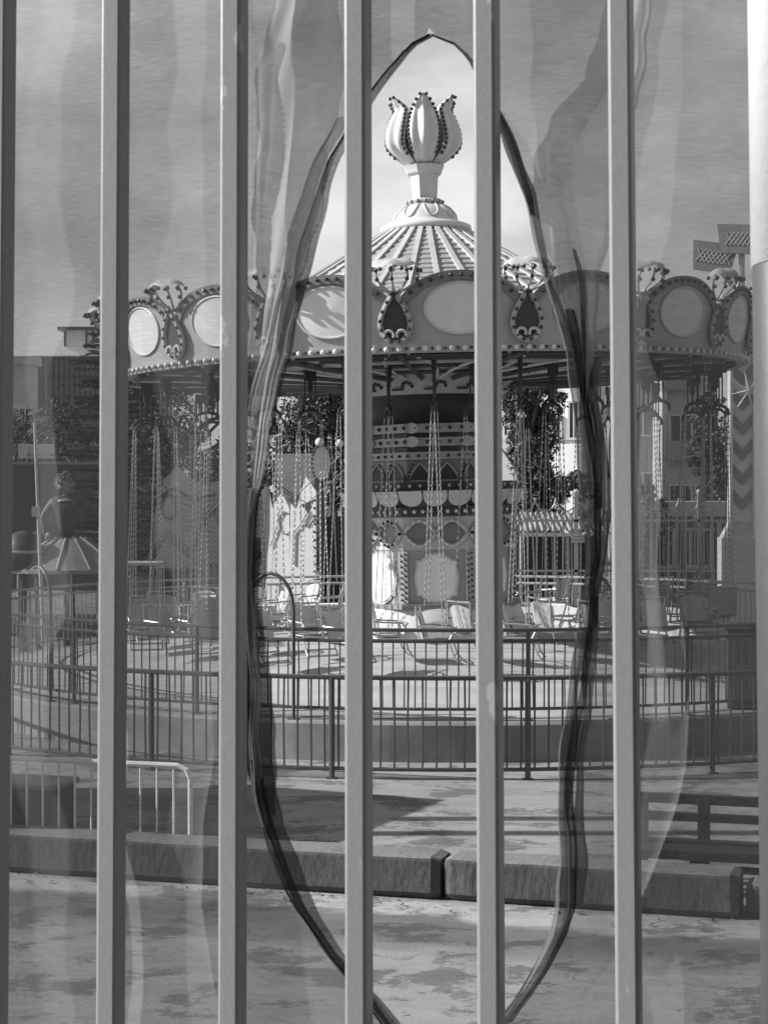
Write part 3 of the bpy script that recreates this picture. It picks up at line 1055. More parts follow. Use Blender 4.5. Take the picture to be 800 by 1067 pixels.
# the round gate post at the right edge
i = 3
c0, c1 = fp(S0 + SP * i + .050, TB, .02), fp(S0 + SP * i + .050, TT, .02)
po = MB().tube([c0 - fence.location, c1 - fence.location], .050, 28).build('post', mat('post_grey', .085, .5, .08, 60, bump=.05), fence, True)
MB().tube([fp(S0 + SP * i + .050, .235, .02) - fence.location, fp(S0 + SP * i + .050, TT + .01, .02) - fence.location], .0515, 28).build('upper_tube', mat('upper_post_pale', 1.0, .42, .04, 60, bump=.05), po, True)  # upper length of the post, in a much paler tone than below
for t_ in (TB + .12, TT - .08):
    MB().box((0, 0, 0), (SP * 18, .012, .045), fm, bevel=.002).build('rail', M_paint, fence).location = fp(S0 + SP * -.3, t_, .0365) - fence.location

# ------------------------------------------------------------------ torn shade net tied behind the bars
def net_material(name, v, thru, weave=True):
    m = bpy.data.materials.new(name)
    m.use_nodes = True
    n = m.node_tree
    n.nodes.clear()
    L_ = n.links.new
    o_ = n.nodes.new('ShaderNodeOutputMaterial')
    tr = n.nodes.new('ShaderNodeBsdfTransparent')
    df = n.nodes.new('ShaderNodeBsdfDiffuse')
    tl = n.nodes.new('ShaderNodeBsdfTranslucent')
    df.inputs['Color'].default_value = (v, v, v, 1)
    tl.inputs['Color'].default_value = (v, v, v, 1)
    mxs = n.nodes.new('ShaderNodeMixShader')
    mxs.inputs[0].default_value = .4
    L_(df.outputs[0], mxs.inputs[1]); L_(tl.outputs[0], mxs.inputs[2])
    t = n.nodes.new('ShaderNodeTexCoord')
    q = n.nodes.new('ShaderNodeMapping')
    q.inputs['Rotation'].default_value = (0, R(5), 0)
    q.inputs['Scale'].default_value = (60, 60, 520)
    L_(t.outputs['Object'], q.inputs['Vector'])
    z = n.nodes.new('ShaderNodeTexNoise')
    z.inputs['Scale'].default_value = 1.0
    z.inputs['Detail'].default_value = 5
    L_(q.outputs['Vector'], z.inputs['Vector'])
    r = n.nodes.new('ShaderNodeMapRange')
    r.inputs['From Min'].default_value = .3; r.inputs['From Max'].default_value = .7
    r.inputs['To Min'].default_value = max(0, 1 - thru - .055); r.inputs['To Max'].default_value = min(1, 1 - thru + .055)
    L_(z.outputs['Fac'], r.inputs['Value'])
    z2 = n.nodes.new('ShaderNodeTexNoise')
    z2.inputs['Scale'].default_value = 4.2; z2.inputs['Detail'].default_value = 6
    L_(t.outputs['Object'], z2.inputs['Vector'])
    r2 = n.nodes.new('ShaderNodeMapRange')
    r2.inputs['From Min'].default_value = .3; r2.inputs['From Max'].default_value = .7
    r2.inputs['To Min'].default_value = .78; r2.inputs['To Max'].default_value = 1.16
    L_(z2.outputs['Fac'], r2.inputs['Value'])
    lw = n.nodes.new('ShaderNodeLayerWeight')         # a woven net closes up where it turns edge-on
    lw.inputs['Blend'].default_value = .5
    pw = n.nodes.new('ShaderNodeMath'); pw.operation = 'POWER'; pw.inputs[1].default_value = 2.5
    L_(lw.outputs['Facing'], pw.inputs[0])
    mu = n.nodes.new('ShaderNodeMath'); mu.operation = 'MULTIPLY'
    L_(r.outputs['Result'], mu.inputs[0]); L_(r2.outputs['Result'], mu.inputs[1])
    ad = n.nodes.new('ShaderNodeMath'); ad.operation = 'MULTIPLY_ADD'; ad.use_clamp = True
    ad.inputs[1].default_value = .45
    L_(pw.outputs[0], ad.inputs[0]); L_(mu.outputs[0], ad.inputs[2])
    fin_ = n.nodes.new('ShaderNodeMixShader')
    L_(ad.outputs[0], fin_.inputs[0]); L_(tr.outputs[0], fin_.inputs[1]); L_(mxs.outputs[0], fin_.inputs[2])
    L_(fin_.outputs[0], o_.inputs['Surface'])
    return m
M_net = net_material('net_cloth', .215, .43)
M_fold = net_material('folded_net_sunlit', .62, .52)  # same net, paler: sunlight on the folds put into the cloth colour
M_hem = net_material('bunched_net_cloth', .05, .24)
M_hem2 = net_material('rolled_net_cloth', .20, .20)
M_hem3 = net_material('doubled_net_cloth', .55, .38)

NETW = .070
_den = NB.dot(PF + NB * NETW - Vector((0, 0, EYE)))
PITCH = math.atan(18.5 / F)
def net_pt(x, y, w=0.0):
    r_ = (x - 400) / F; u_ = (533.5 - y) / F
    d_ = Vector((r_, math.cos(PITCH) + u_ * math.sin(PITCH), -math.sin(PITCH) + u_ * math.cos(PITCH)))
    return Vector((0, 0, EYE)) + d_ * (_den / d_.dot(NB)) + NB * w
def interp(tab, y):
    if y <= tab[0][1]: return [tab[0][0]] + list(tab[0][2:])
    for a, b in zip(tab, tab[1:]):
        if y <= b[1]:
            t = (y - a[1]) / (b[1] - a[1])
            return [a[0] + (b[0] - a[0]) * t] + [p + (q - p) * t for p, q in zip(a[2:], b[2:])]
    return [tab[-1][0]] + list(tab[-1][2:])
L1 = [(452, 39, 2), (430, 50, 2.5), (405, 78, 4), (388, 102, 5), (372, 126, 6), (352, 165, 5.5), (340, 200, 6), (330, 235, 6.5), (320, 265, 7), (311, 300, 7), (303, 340, 7.5), (294, 380, 8), (285, 420, 8), (277, 460, 8), (272, 510, 8), (271, 560, 9), (268, 610, 11), (264, 660, 11), (266, 720, 15), (271, 780, 17), (278, 820, 13), (288, 860, 11), (303, 905, 10), (322, 950, 9), (345, 985, 9), (365, 1010, 8), (390, 1040, 7), (418, 1075, 7), (450, 1110, 6)]
R1 = [(452, 39, 2), (470, 44, 2.5), (490, 62, 3), (508, 92, 3.5), (526, 132, 4), (538, 165, 7), (549, 198, 7), (558, 235, 5), (568, 280, 5), (586, 325, 6), (598, 370, 8), (603, 420, 9), (610, 470, 8), (616, 520, 8), (617, 580, 7), (611, 640, 7), (602, 700, 7), (594, 760, 6.5), (588, 800, 6.5), (587, 850, 6), (590, 900, 6), (590, 940, 6.5), (582, 975, 8), (566, 1005, 9), (548, 1030, 8), (525, 1062, 7), (495, 1100, 6)]
RIDGES = [   # folds pressed into the sheet: centre line, half width, height towards the viewer (m)
    ([(270, 0), (276, 60), (284, 130), (276, 220), (270, 300), (264, 420), (262, 560)], 7, .010),
    ([(345, 0), (300, 60), (280, 120), (276, 180)], 18, .008),
    ([(640, 0), (620, 90), (590, 130), (575, 170)], 16, .008),
    ([(586, 170), (598, 230), (606, 280), (614, 340), (622, 420), (628, 520)], 6, .010),
    ([(720, 560), (735, 700), (728, 800), (700, 890), (655, 985), (590, 1067)], 9, .010),
    ([(690, 450), (705, 540), (690, 640), (700, 730)], 10, .007),
    ([(240, 790), (225, 860), (218, 940), (240, 1040)], 12, .008),
]
GAPS = [     # how far behind the bars' front the slack net hangs at places (m)
    (170, -60, .066), (170, 0, .0656), (165, 150, .0615), (155, 300, .0573), (150, 400, .0568), (155, 560, .0566), (155, 700, .0568), (170, 850, .063), (195, 1000, .071), (205, 1090, .074),
    (60, 0, .100), (60, 300, .101), (60, 600, .101), (60, 900, .101), (60, 1080, .101), (20, 500, .100), (90, 150, .096), (90, 450, .096), (90, 750, .096), (90, 1000, .099), (-60, 500, .095),
    (320, 60, .060), (300, 250, .058), (285, 500, .062), (270, 700, .066), (290, 900, .066), (380, 1060, .07),
    (452, -40, .052), (540, -40, .049), (538, 40, .0487), (534, 100, .046), (590, 200, .052), (610, 400, .060), (612, 600, .066), (625, 850, .072), (600, 980, .074), (540, 1060, .076),
    (682, -60, .053), (682, 0, .0527), (682, 120, .0512), (676, 220, .0480), (680, 330, .040), (690, 560, .046), (695, 720, .0517), (690, 820, .050), (672, 880, .043), (660, 950, .036), (720, 1040, .050),
    (760, 100, .060), (760, 500, .056), (770, 800, .06), (850, 500, .06)]
def gap(x, y):
    a = b = 0.0
    for gx, gy, gw in GAPS:
        q = 1.0 / (((x - gx) * 1.6) ** 2 + (y - gy) ** 2 + 900.0) ** 1.5
        a += q * gw; b += q
    return a / b - NETW
def relief(x, y):
    return max(-.034, gap(x, y) + relief0(x, y))
def relief0(x, y):
    w = .0016 * math.sin(x * .021 + y * .006) + .0010 * math.sin(x * .05 - y * .013 + 1.3) + .0005 * math.sin(y * .06 + x * .02)
    for tab, hw, h in RIDGES:
        if y < tab[0][1] - 40 or y > tab[-1][1] + 40: continue
        e = min(1, max(0, (y - tab[0][1] + 40) / 60)) * min(1, max(0, (tab[-1][1] + 40 - y) / 60))
        q = (x - interp(tab, y)[0]) / hw
        if abs(q) < 4:
            w -= h * e * math.exp(-q * q)
    return w
net = thing('torn_shade_net', 'torn translucent mesh net tied behind the bars with a long spindle hole', 'net', fence.location)
def sheet(side_):
    tab = L1 if side_ < 0 else R1
    ys = [-70 + 6.5 * i for i in range(184)]
    NXs = 150
    vs, fs = [], []
    for y in ys:
        xe = interp(tab, y)[0] if y > 39 else 452
        xo = -110 if side_ < 0 else 930
        for i in range(NXs + 1):
            t = (i / NXs) ** .8
            x = xe + (xo - xe) * t
            vs.append(net_pt(x, y, relief(x, y)) - net.location)
    for a in range(len(ys) - 1):
        for i in range(NXs):
            k = a * (NXs + 1) + i
            fs.append((k, k + 1, k + NXs + 2, k + NXs + 1))
    o_ = MB().add(vs, fs).build('net_sheet', M_net, net, True)
    return o_
sheet(-1); sheet(1)
def ribbon(name, tab, m, h=.012, w0=-.004, n=10, lab=None):
    """a rolled or folded strip of the net lying in front of the sheet"""
    y0, y1 = tab[0][1], tab[-1][1]
    N = max(8, int((y1 - y0) / 9))
    vs, fs = [], []
    rr = random.Random(int(y0 + y1 + tab[0][0]))
    p1, p2 = rr.uniform(0, 6), rr.uniform(0, 6)
    for i in range(N + 1):
        y = y0 + (y1 - y0) * i / N
        x, hw = interp(tab, y)
        if name == 'loose_fold': hw *= min(1, max(.03, min(y - y0, y1 - y) / 45)) ** .5
        if name == 'torn_hem':
            x += 1.6 * math.sin(y * .031 + p2) + .8 * math.sin(y * .083 + p1)
            hw *= 1 + .22 * math.sin(y * .027 + p2) * math.sin(y * .011 + p1)
        hw *= 1 + .10 * math.sin(y * .045 + p1) + .05 * math.sin(y * .13 + p2)
        for j in range(n + 1):
            u = -1 + 2 * j / n
            w = w0 - h * (math.sqrt(max(0, 1 - u * u)) if name == 'torn_hem' else ((u + 1) / 1.8 if u < .8 else (1 - u) / .2)) + .0015 * math.sin(u * 9 + y * .02)
            vs.append(net_pt(x + u * hw, y, max(-.036, w)) - net.location)
    for i in range(N):
        for j in range(n):
            k = i * (n + 1) + j
            fs.append((k, k + 1, k + n + 2, k + n + 1))
    return MB().add(vs, fs).build(name, m, net, True)
ribbon('torn_hem', L1, M_hem)
ribbon('torn_hem', R1, M_hem2)
ribbon('torn_hem', [(x + 15 + 5 * math.sin(y * .017), y, 4.5 + 1.5 * math.sin(y * .03)) for x, y, h_ in R1 if 330 < y < 960], M_hem2, w0=-.010)
ribbon('torn_hem', [(x - 13, y, 6.5) for x, y, h_ in L1 if 120 < y < 470], M_hem3, w0=-.010)
ribbon('torn_hem', [(x + 5 * math.sin(y * .02), y, 5) for x, y, h_ in L1 if 480 < y < 900], M_hem2, w0=-.013)
ribbon('torn_hem', [(522, 118, 3), (540, 167, 6.5), (551, 205, 5.5), (557, 228, 2)], M_hem, w0=-.014)
ribbon('torn_hem', [(266, 790, 6), (290, 880, 5), (316, 945, 4), (350, 992, 4), (385, 1035, 4), (410, 1067, 4)], M_hem, w0=-.012)
ribbon('torn_hem', [(600, 262, .8), (605, 285, 2.5), (612, 340, 5), (618, 400, 6), (623, 460, 6), (624, 530, 4)], M_hem, w0=-.010)
ribbon('torn_hem', [(x + 9, y, 4.0 if 300 < y < 900 else 3) for x, y, h_ in R1 if 280 < y < 1090], M_hem, w0=-.012)
ribbon('torn_hem', [(258, 560, 10), (258, 640, 15), (262, 720, 18), (268, 790, 16), (280, 850, 8)], M_hem, w0=.004)
ribbon('torn_hem', [(642, 335, 2), (650, 390, 9), (646, 440, 8), (636, 500, 3)], M_hem, w0=-.010)
for tb in ([(330, -60, 30), (322, 20, 38), (315, 110, 44), (305, 200, 36), (296, 280, 27), (285, 360, 19), (276, 440, 11), (268, 540, 4)],
           [(660, -70, 25), (658, 0, 26), (642, 85, 28), (618, 125, 42), (601, 160, 45), (598, 200, 42), (602, 250, 34), (606, 300, 22), (610, 345, 12), (614, 420, 6)]):
    ribbon('loose_fold', tb, M_fold, h=.013, w0=-.012, n=20)

# ------------------------------------------------------------------ trees
M_leaf = mat('foliage', 0.07, 0.6, 0.45, 1.2)
M_bark = mat('bark', 0.06, 0.9, 0.3, 6, bump=.5)
def crown_mesh(name, m, parent, blobs, n, leaf, seed, flat=0.0):
    """n small leaf cards through the volume of the blobs (centre, radii), with gaps"""
    rr = random.Random(seed)
    mb = MB()
    tot = sum(b[1][0] * b[1][1] * b[1][2] for b in blobs)
    for c, rad in blobs:
        k = max(20, int(n * rad[0] * rad[1] * rad[2] / tot))
        tw = [Vector((rr.gauss(0, 1), rr.gauss(0, 1), rr.gauss(0, 1))).normalized() * (rr.random() ** .35) for _ in range(max(6, k // 22))]
        for _ in range(k):
            q = rr.choice(tw) + Vector((rr.gauss(0, .10), rr.gauss(0, .10), rr.gauss(0, .10)))
            p = Vector(c) + Vector((q.x * rad[0], q.y * rad[1], q.z * rad[2]))
            e = Euler((rr.uniform(-1, 1) * (1.2 - flat), rr.uniform(-1, 1) * (1.2 - flat), rr.uniform(0, 6.3))).to_matrix()
            l_, w_ = leaf * rr.uniform(.6, 1.3), leaf * rr.uniform(.25, .5)
            vs = [p + e @ Vector(v) for v in ((-l_ / 2, 0, 0), (0, -w_ / 2, .1 * w_), (l_ / 2, 0, 0), (0, w_ / 2, .1 * w_))]
            mb.add(vs, [(0, 1, 2, 3)])
    return mb.build(name, m, parent)
def broad_tree(label, x, y, h, w, seed, n=5000, leaf=.22, trunk=.16, low=.25, group=None, nm='leafy_tree', columnar=False):
    t = thing(nm, label, 'tree', (x, y, 0), 0, group)
    rr = random.Random(seed)
    tk = MB().tube([(0, 0, 0), (rr.uniform(-.1, .1), 0, h * .3), (rr.uniform(-.2, .2), .1, h * .6), (0, 0, h * .9)], [trunk, trunk * .8, trunk * .5, .03], 8)
    for i in range(7):
        z = h * rr.uniform(.3, .7); a_ = rr.uniform(0, 6.3)
        tk.tube([(0, 0, z), (math.cos(a_) * w * .22, math.sin(a_) * w * .22, z + h * .1), (math.cos(a_) * w * .42, math.sin(a_) * w * .42, z + h * .16)], [trunk * .4, trunk * .25, .02], 5)
    tk.build('trunk', M_bark, t, True)
    bl = []
    for i in range(13):
        z = h * (low + (1 - low) * rr.random())
        k = 1 - abs((z / h - low) / (1 - low) - .45) * 1.1
        a_ = rr.uniform(0, 6.3); r_ = w * .34 * max(.15, k) * rr.random() ** .5
        s_ = w * rr.uniform(.16, .27)
        bl.append(((math.cos(a_) * r_, math.sin(a_) * r_, min(h - s_ * .6, z)), (s_, s_, s_ * .9)))
    if columnar:
        bl = []
        for i in range(26):
            z = h * (low + (1 - low) * (i + .5) / 26)
            k = min(1, (h - z) / (h * .22)) ** .6
            a_ = rr.uniform(0, 6.3); s_ = w * rr.uniform(.26, .36) * k
            bl.append(((math.cos(a_) * w * .20 * k, math.sin(a_) * w * .20 * k, z), (s_, s_, s_ * 1.2)))
    crown_mesh('crown', M_leaf, t, bl, n, leaf, seed)
    return t
M_needle = mat('dark_needles', 0.035, 0.7, 0.4, 2)
def conifer(label, x, y, h, w, seed, n=26):
    t = thing('cedar_tree', label, 'tree', (x, y, 0))
    rr = random.Random(seed)
    MB().tube([(0, 0, 0), (.05, 0, h * .5), (0, 0, h)], [.2, .13, .02], 8).build('trunk', M_bark, t, True)
    br, cr_ = MB(), MB()
    for i in range(n):
        k = i / (n - 1)
        z = h * (.12 + .86 * k)
        L = w / 2 * (1 - .62 * k) * rr.uniform(.7, 1.15) 
        for b in range(4):
            a_ = rr.uniform(0, 6.3)
            d_ = Vector((math.cos(a_), math.sin(a_), 0))
            pts = [Vector((0, 0, z)) + d_ * (L * s_) + Vector((0, 0, L * (.25 * s_ - .18 * s_ * s_))) for s_ in (0, .35, .7, 1)]
            br.tube(pts, [.05, .035, .02, .008], 4)
            pr = Vector((-d_.y, d_.x, 0))
            for s_ in range(26):
                u = .15 + .85 * rr.random()
                p = Vector((0, 0, z)) + d_ * (L * u) + Vector((0, 0, L * (.25 * u - .18 * u * u)))
                sw = rr.uniform(.14, .34) * (1.15 - u * .6) * 1.3
                q = p + pr * rr.choice((-1, 1)) * sw + d_ * sw * .5 + Vector((0, 0, rr.uniform(-.10, .04)))
                cr_.add([p, p.lerp(q, .5) + Vector((0, 0, .03)) + d_ * .05, q, p.lerp(q, .5) - d_ * .05 - Vector((0, 0, .03))], [(0, 1, 2, 3)])
    br.build('branches', M_bark, t)
    cr_.build('crown', M_needle, t)
    return t
q = P(552, 0, 45)
broad_tree('tall dense dark tree behind the iron fence right of the column', q.x, 45, 7.6, 1.75, 11, 22000, .15, low=.02, columnar=True)
q = P(741, 0, 50)
broad_tree('dark leafy tree in front of the windowed apartment block', q.x, 50, 6.0, 1.5, 12, 14000, .15, low=.05, columnar=True)
q = P(604, 0, 43)
broad_tree('small light leafy shrub tree below the white apartment wall', q.x, 44.2, 3.4, 1.5, 13, 2500, .15, low=.3, nm='small_tree')
q = P(676, 0, 43)
broad_tree('scrubby sunlit bush behind the iron fence at the right', q.x, 42.5, 3.1, 1.6, 14, 3000, .13, low=.15, nm='bush')
q = P(122, 0, 46)
conifer('ragged dark cedar with level branches left of the shield canopy', q.x, 46, 7.5, 4.2, 15, 44)
for i, (px, d, h, w, l_) in enumerate(((35, 66, 5.6, 4.5, 'dark low tree under the pale apartment wall at far left'), (75, 62, 5.9, 4.8, 'dark spreading tree below the gridded office building'), (205, 52, 6.4, 4.6, 'dark shady tree behind the chains left of the column'), (172, 56, 6.8, 4.4, 'dark shady tree between the cedar and the chains'), (305, 60, 5.8, 4.2, 'dark tree behind the white funfair front'), (345, 58, 6.3, 4.2, 'dark tree behind the lamp-edged oval mirror sign'))):
    q = P(px, 0, d)
    broad_tree(l_, q.x, d, h, w, 30 + i, 12000, .17, low=.12)

# ------------------------------------------------------------------ buildings far behind
M_wallw = mat('white_render', 0.95, 0.8, 0.06, 1.5)
M_wallg = mat('grey_render', 0.34, 0.85, 0.12, 1.2)
M_wallp = mat('pale_render', 0.50, 0.85, 0.08, 1.2)
M_glass = mat('window_glass', 0.05, 0.12, 0.2, 2)
M_ribk = mat('dark_cladding', 0.11, 0.6, 0.15, 3)
def building(name, label, x0, x1, d, ztop, depth, m, wins, fr=M_white, rz=0.0, roof_h=.35, winp=None):
    X0, X1 = P(x0, 0, d).x, P(x1, 0, d).x
    W = X1 - X0
    t = thing(name, label, 'building', ((X0 + X1) / 2, d + depth / 2, 0), rz)
    MB().box((0, 0, ztop / 2), (W, depth, ztop)).build('wall', m, t)
    rf = MB().box((0, 0, ztop + roof_h / 2), (W + .3, depth + .3, roof_h)).build('roof', M_wallp, t)
    for (u, z, w_, h_) in wins:
        f_ = MB()
        for a, b, c, e in ((0, h_ / 2, w_ + .16, .08), (0, -h_ / 2, w_ + .24, .10), (-w_ / 2, 0, .08, h_ - .09), (w_ / 2, 0, .08, h_ - .09), (0, 0, .05, h_ - .09)):
            f_.box((u + a, -depth / 2 - .03, z + b), (c, .10, e))
        wf = f_.build('window', fr, t)
        MB().box((u, -depth / 2 - .004, z), (w_ - .05, .02, h_ - .05)).build('pane', M_glass, wf)
    return t
zt = lambda y, d: EYE - (y - 515) / F * d
building('apartment_block', 'tall white blind-walled apartment block right of the dark tree', 582, 626, 74, zt(335, 74), 5, M_wallw, [(-.15, 5.6, .35, .9), (-.15, 3.2, .35, .9), (.55, 5.9, .4, 1.5)], rz=R(-18))
bt = building('apartment_block', 'pale apartment block with stacked windows and balconies at the right', 694, 745, 78, zt(340, 78), 10, M_wallp, [(-.45, z, .95, 1.4) for z in (2.6, 5.6, 8.6)] + [(.55, z, .7, 1.4) for z in (2.6, 5.6, 8.6)])
for z in (4.4, 7.4):
    MB().box((-.45, -5.35, z), (1.5, .7, .14)).box((-.45, -5.68, z + .42), (1.5, .05, .7)).build('balcony', M_wallg, bt)
building('grey_tower_block', 'shadowed grey tower block between the two pale apartment blocks', 640, 692, 82, zt(345, 82), 9, M_wallg, [(u, z, .9, 1.3) for u in (-.6, .6) for z in (3.2, 6.2, 9)])
of = building('office_building', 'office building clad in a dark square grid, white penthouse on top', 38, 152, 82, zt(372, 82), 10, mat('grid_cladding', .26, .6, .1, 3), [], rz=R(0), roof_h=.05)
gl = MB()
W_ = P(152, 0, 82).x - P(38, 0, 82).x
for i in range(19):
    gl.box((-W_ / 2 + .55 + (W_ - .7) * i / 18, -5.03, 6.6), (.07, .06, 5.0))
for z in (4.6, 5.5, 6.4, 7.3, 8.2):
    gl.box((.25, -5.045, z), (W_ - .6, .06, .05))
gl.build('cladding_grid', M_dark, of)
MB().box((-W_ / 2 + .18, -5.06, 4.6), (.36, .12, 9.0)).build('corner_pier', M_black, of)
ph_ = MB().box((.4, .5, zt(372, 82) + 1.05), (W_ - 1.0, 6, .85)).build('penthouse', M_wallw, of)
MB().box((.4, .5, zt(372, 82) + 1.5), (W_ - .3, 6.6, .14)).build('penthouse_roof', M_ribk, of)
ml = MB()
for x in (-1.6, -.6, -.3, .9):
    ml.box((x, -2.53, zt(372, 82) + 1.05), (.08, .06, .75))
ml.build('mullion_row', M_ribk, ph_)
building('pale_house', 'pale rendered house with two small windows at far left', 2, 34, 76, zt(380, 76), 1.2, M_wallp, [(.35, 6.0, .5, 1.0), (.35, 3.8, .5, 1.0), (-.4, 6.0, .5, 1.0)])
building('low_house', 'low dark house with small lit-framed windows behind the right fence', 668, 800, 44, zt(538, 44), 5, M_ribk, [(-1.0, 1.6, .5, .9), (-.1, 1.6, .5, .9), (.55, 1.7, .45, 1.1), (1.1, 1.7, .45, 1.1)], fr=M_wallp)

# ------------------------------------------------------------------ iron park fence with hoop cresting, far right
def park_fence(xa, xb, d, label):
    t = thing('park_fence', label, 'fence panel', ((xa + xb) / 2, d, 0), 0, 'iron park fence panels')
    W = xb - xa
    b_ = MB()
    n_ = int(W / .17)
    for i in range(n_):
        x = -W / 2 + W * (i + .5) / n_
        b_.tube([(x, 0, .1), (x, 0, 2.5)], .02, 5)
    b_.build('picket_row', M_railp, t)
    for z in (.2, 1.22, 2.32):
        MB().box((0, -.03, z), (W, .03, .05)).build('rail', M_railp, t)
    c_ = MB()
    for i in range(3):
        x = -W / 2 + W * (i + .5) / 3
        r_ = W / 6
        c_.tube([(x - r_ * math.cos(PI * j / 10), 0, 2.82 - .30 * math.sin(PI * j / 10)) for j in range(11)], .018, 5)
        c_.tube([(x + .10 * math.cos(a_), 0, 2.42 + .10 * math.sin(a_)) for a_ in [2 * PI * j / 10 for j in range(10)]], .014, 5, closed=True)
    c_.build('crest', M_railp, t)
    MB().box((-W / 2, 0, 1.45), (.09, .09, 2.9)).ball((-W / 2, 0, 2.95), .07).build('post', M_railp, t)
for i, l_ in enumerate(('pale iron fence panel with hoop cresting beside the column', 'pale iron fence panel with hoop cresting above the shed roof', 'pale iron fence panel before the sunlit bush', 'pale iron fence panel before the low dark house', 'pale iron fence panel at the foot of the chevron pylon')):
    x0 = P(536, 0, 40).x + i * 1.35
    park_fence(x0, x0 + 1.35, 40, l_)

# open shed with a corrugated roof behind the fence
sq = P(572, 0, 42.5)
shed = thing('open_shed', 'open dark shed with sunlit corrugated roof behind the iron fence', 'shed', (sq.x, 42.5, 0))
def slope(n_, x0, x1, ya, za, yb, zb, zr=0.0):
    vs, fs = [], []
    for i in range(n_ + 1):
        x = x0 + (x1 - x0) * i / n_
        w = .035 * math.sin(i * PI / 2) 
        vs += [(x, ya, za + w + zr * (i / n_)), (x, yb, zb + w + zr * (i / n_))]
    for i in range(n_):
        fs.append((2 * i, 2 * i + 1, 2 * i + 3, 2 * i + 2))
    return vs, fs
ro = MB(); ro.add(*slope(48, -.75, .75, -1.0, zt(553, 41.5), 1.0, zt(534, 43.5)))
ro.build('roof', M_mid, shed)
ro = MB(); ro.add(*slope(24, .5, 1.6, -1.3, zt(556, 41.2), .4, zt(545, 43), -.12)); ro.build('roof', M_light, shed)
MB().box((0, 1.05, .95), (2.6, .06, 1.9)).build('back_wall', M_black, shed)
for x in (-.72, .35, 1.5):
    MB().tube([(x, -.95, 0), (x, -.95, 2.0)], .035, 6).build('post', M_railp, shed)
MB().box((.1, -1.02, 1.98), (1.75, .05, .08)).build('fascia', M_white, shed)
sg = P(603, 0, 39.8)
sgn = thing('notice_board', 'small grey notice plate fixed on the iron fence by the shed', 'sign', (sg.x, 39.9, zt(561, 39.9)))
MB().box((0, 0, 0), (.30, .02, .18)).build('plate', M_light, sgn)
MB().box((0, -.013, .035), (.22, .006, .03)).box((0, -.013, -.03), (.22, .006, .03)).build('dark_band', M_mid, sgn)

# chevron pylon of another ride with star and lattice panels, far right
pq = P(772, 0, 38)
py = thing('chevron_pylon', 'tall white fairground pylon with dark chevrons and a star', 'pylon', (pq.x, 38, 0))
MB().box((0, 0, 2.55 + 1.75), (.44, .25, 4.6)).build('shaft', M_white, py)
MB().box((0, 0, 1.0), (.9, .5, 2.0)).add([(-.42, -.2, 2.0), (.42, -.2, 2.0), (.42, .2, 2.0), (-.42, .2, 2.0), (-.2, -.1, 2.45), (.2, -.1, 2.45), (.2, .1, 2.45), (-.2, .1, 2.45)], [(0, 1, 5, 4), (1, 2, 6, 5), (2, 3, 7, 6), (3, 0, 4, 7)]).build('foot', M_light, py)
for x in (-.24, .24):
    MB().box((x, -.06, 4.3), (.06, .30, 4.6)).build('edge_strip', M_white, py)
for k in range(7):
    z = 2.55 + k * .52
    MB().prism([(-.19, .22), (0, .0), (.19, .22), (.19, .46), (0, .24), (-.19, .46)], .02, lambda u, v, w: Vector((u, -.128 - w, z + v))).build('chevron', M_mid, py)
st = MB()
c_ = Vector((.10, -.25, zt(408, 38)))
for i in range(8):
    a_ = 2 * PI * i / 8 + .2
    st.tube([c_, c_ + Vector((math.cos(a_), 0, math.sin(a_))) * .40], [.035, .008], 5)
st.build('star', M_white, py)
for (cx, cz, w_, h_, rt_) in ((-.56, zt(267, 38), .95, .62, 9), (.0, zt(250, 38), 1.10, .62, 3)):
    e = Euler((R(-8), R(rt_), R(-12)))
    m3 = e.to_matrix()
    c0 = Vector((cx, -.15 if rt_ < 5 else .1, cz))
    pn = MB().prism([(-w_ / 2, h_ / 2), (w_ / 2, h_ / 2), (w_ * .40, -h_ / 2), (-w_ * .40, -h_ / 2)], .06, lambda u, v, w: c0 + m3 @ Vector((u, w, v))).build('lattice_panel', M_mid, py)
    lt = MB()
    for i in range(-3, 4):
        for sgx in (-1, 1):
            a = Vector((i * .09 - .09 * sgx, -.012, -.14)); b = Vector((i * .09 + .09 * sgx, -.012, .14))
            lt.tube([c0 + m3 @ a, c0 + m3 @ b], .010, 4)
    lt.build('lattice', M_light, pn)
MB().tube([(0, 0, 6.4), (0, 0, 7.9)], .07, 8).tube([(0, 0, 7.0), (-.5, 0, 7.6)], .04, 6).tube([(.3, 0, 6.2), (.3, 0, 8.2)], .03, 6).build('mast', M_steel, py)

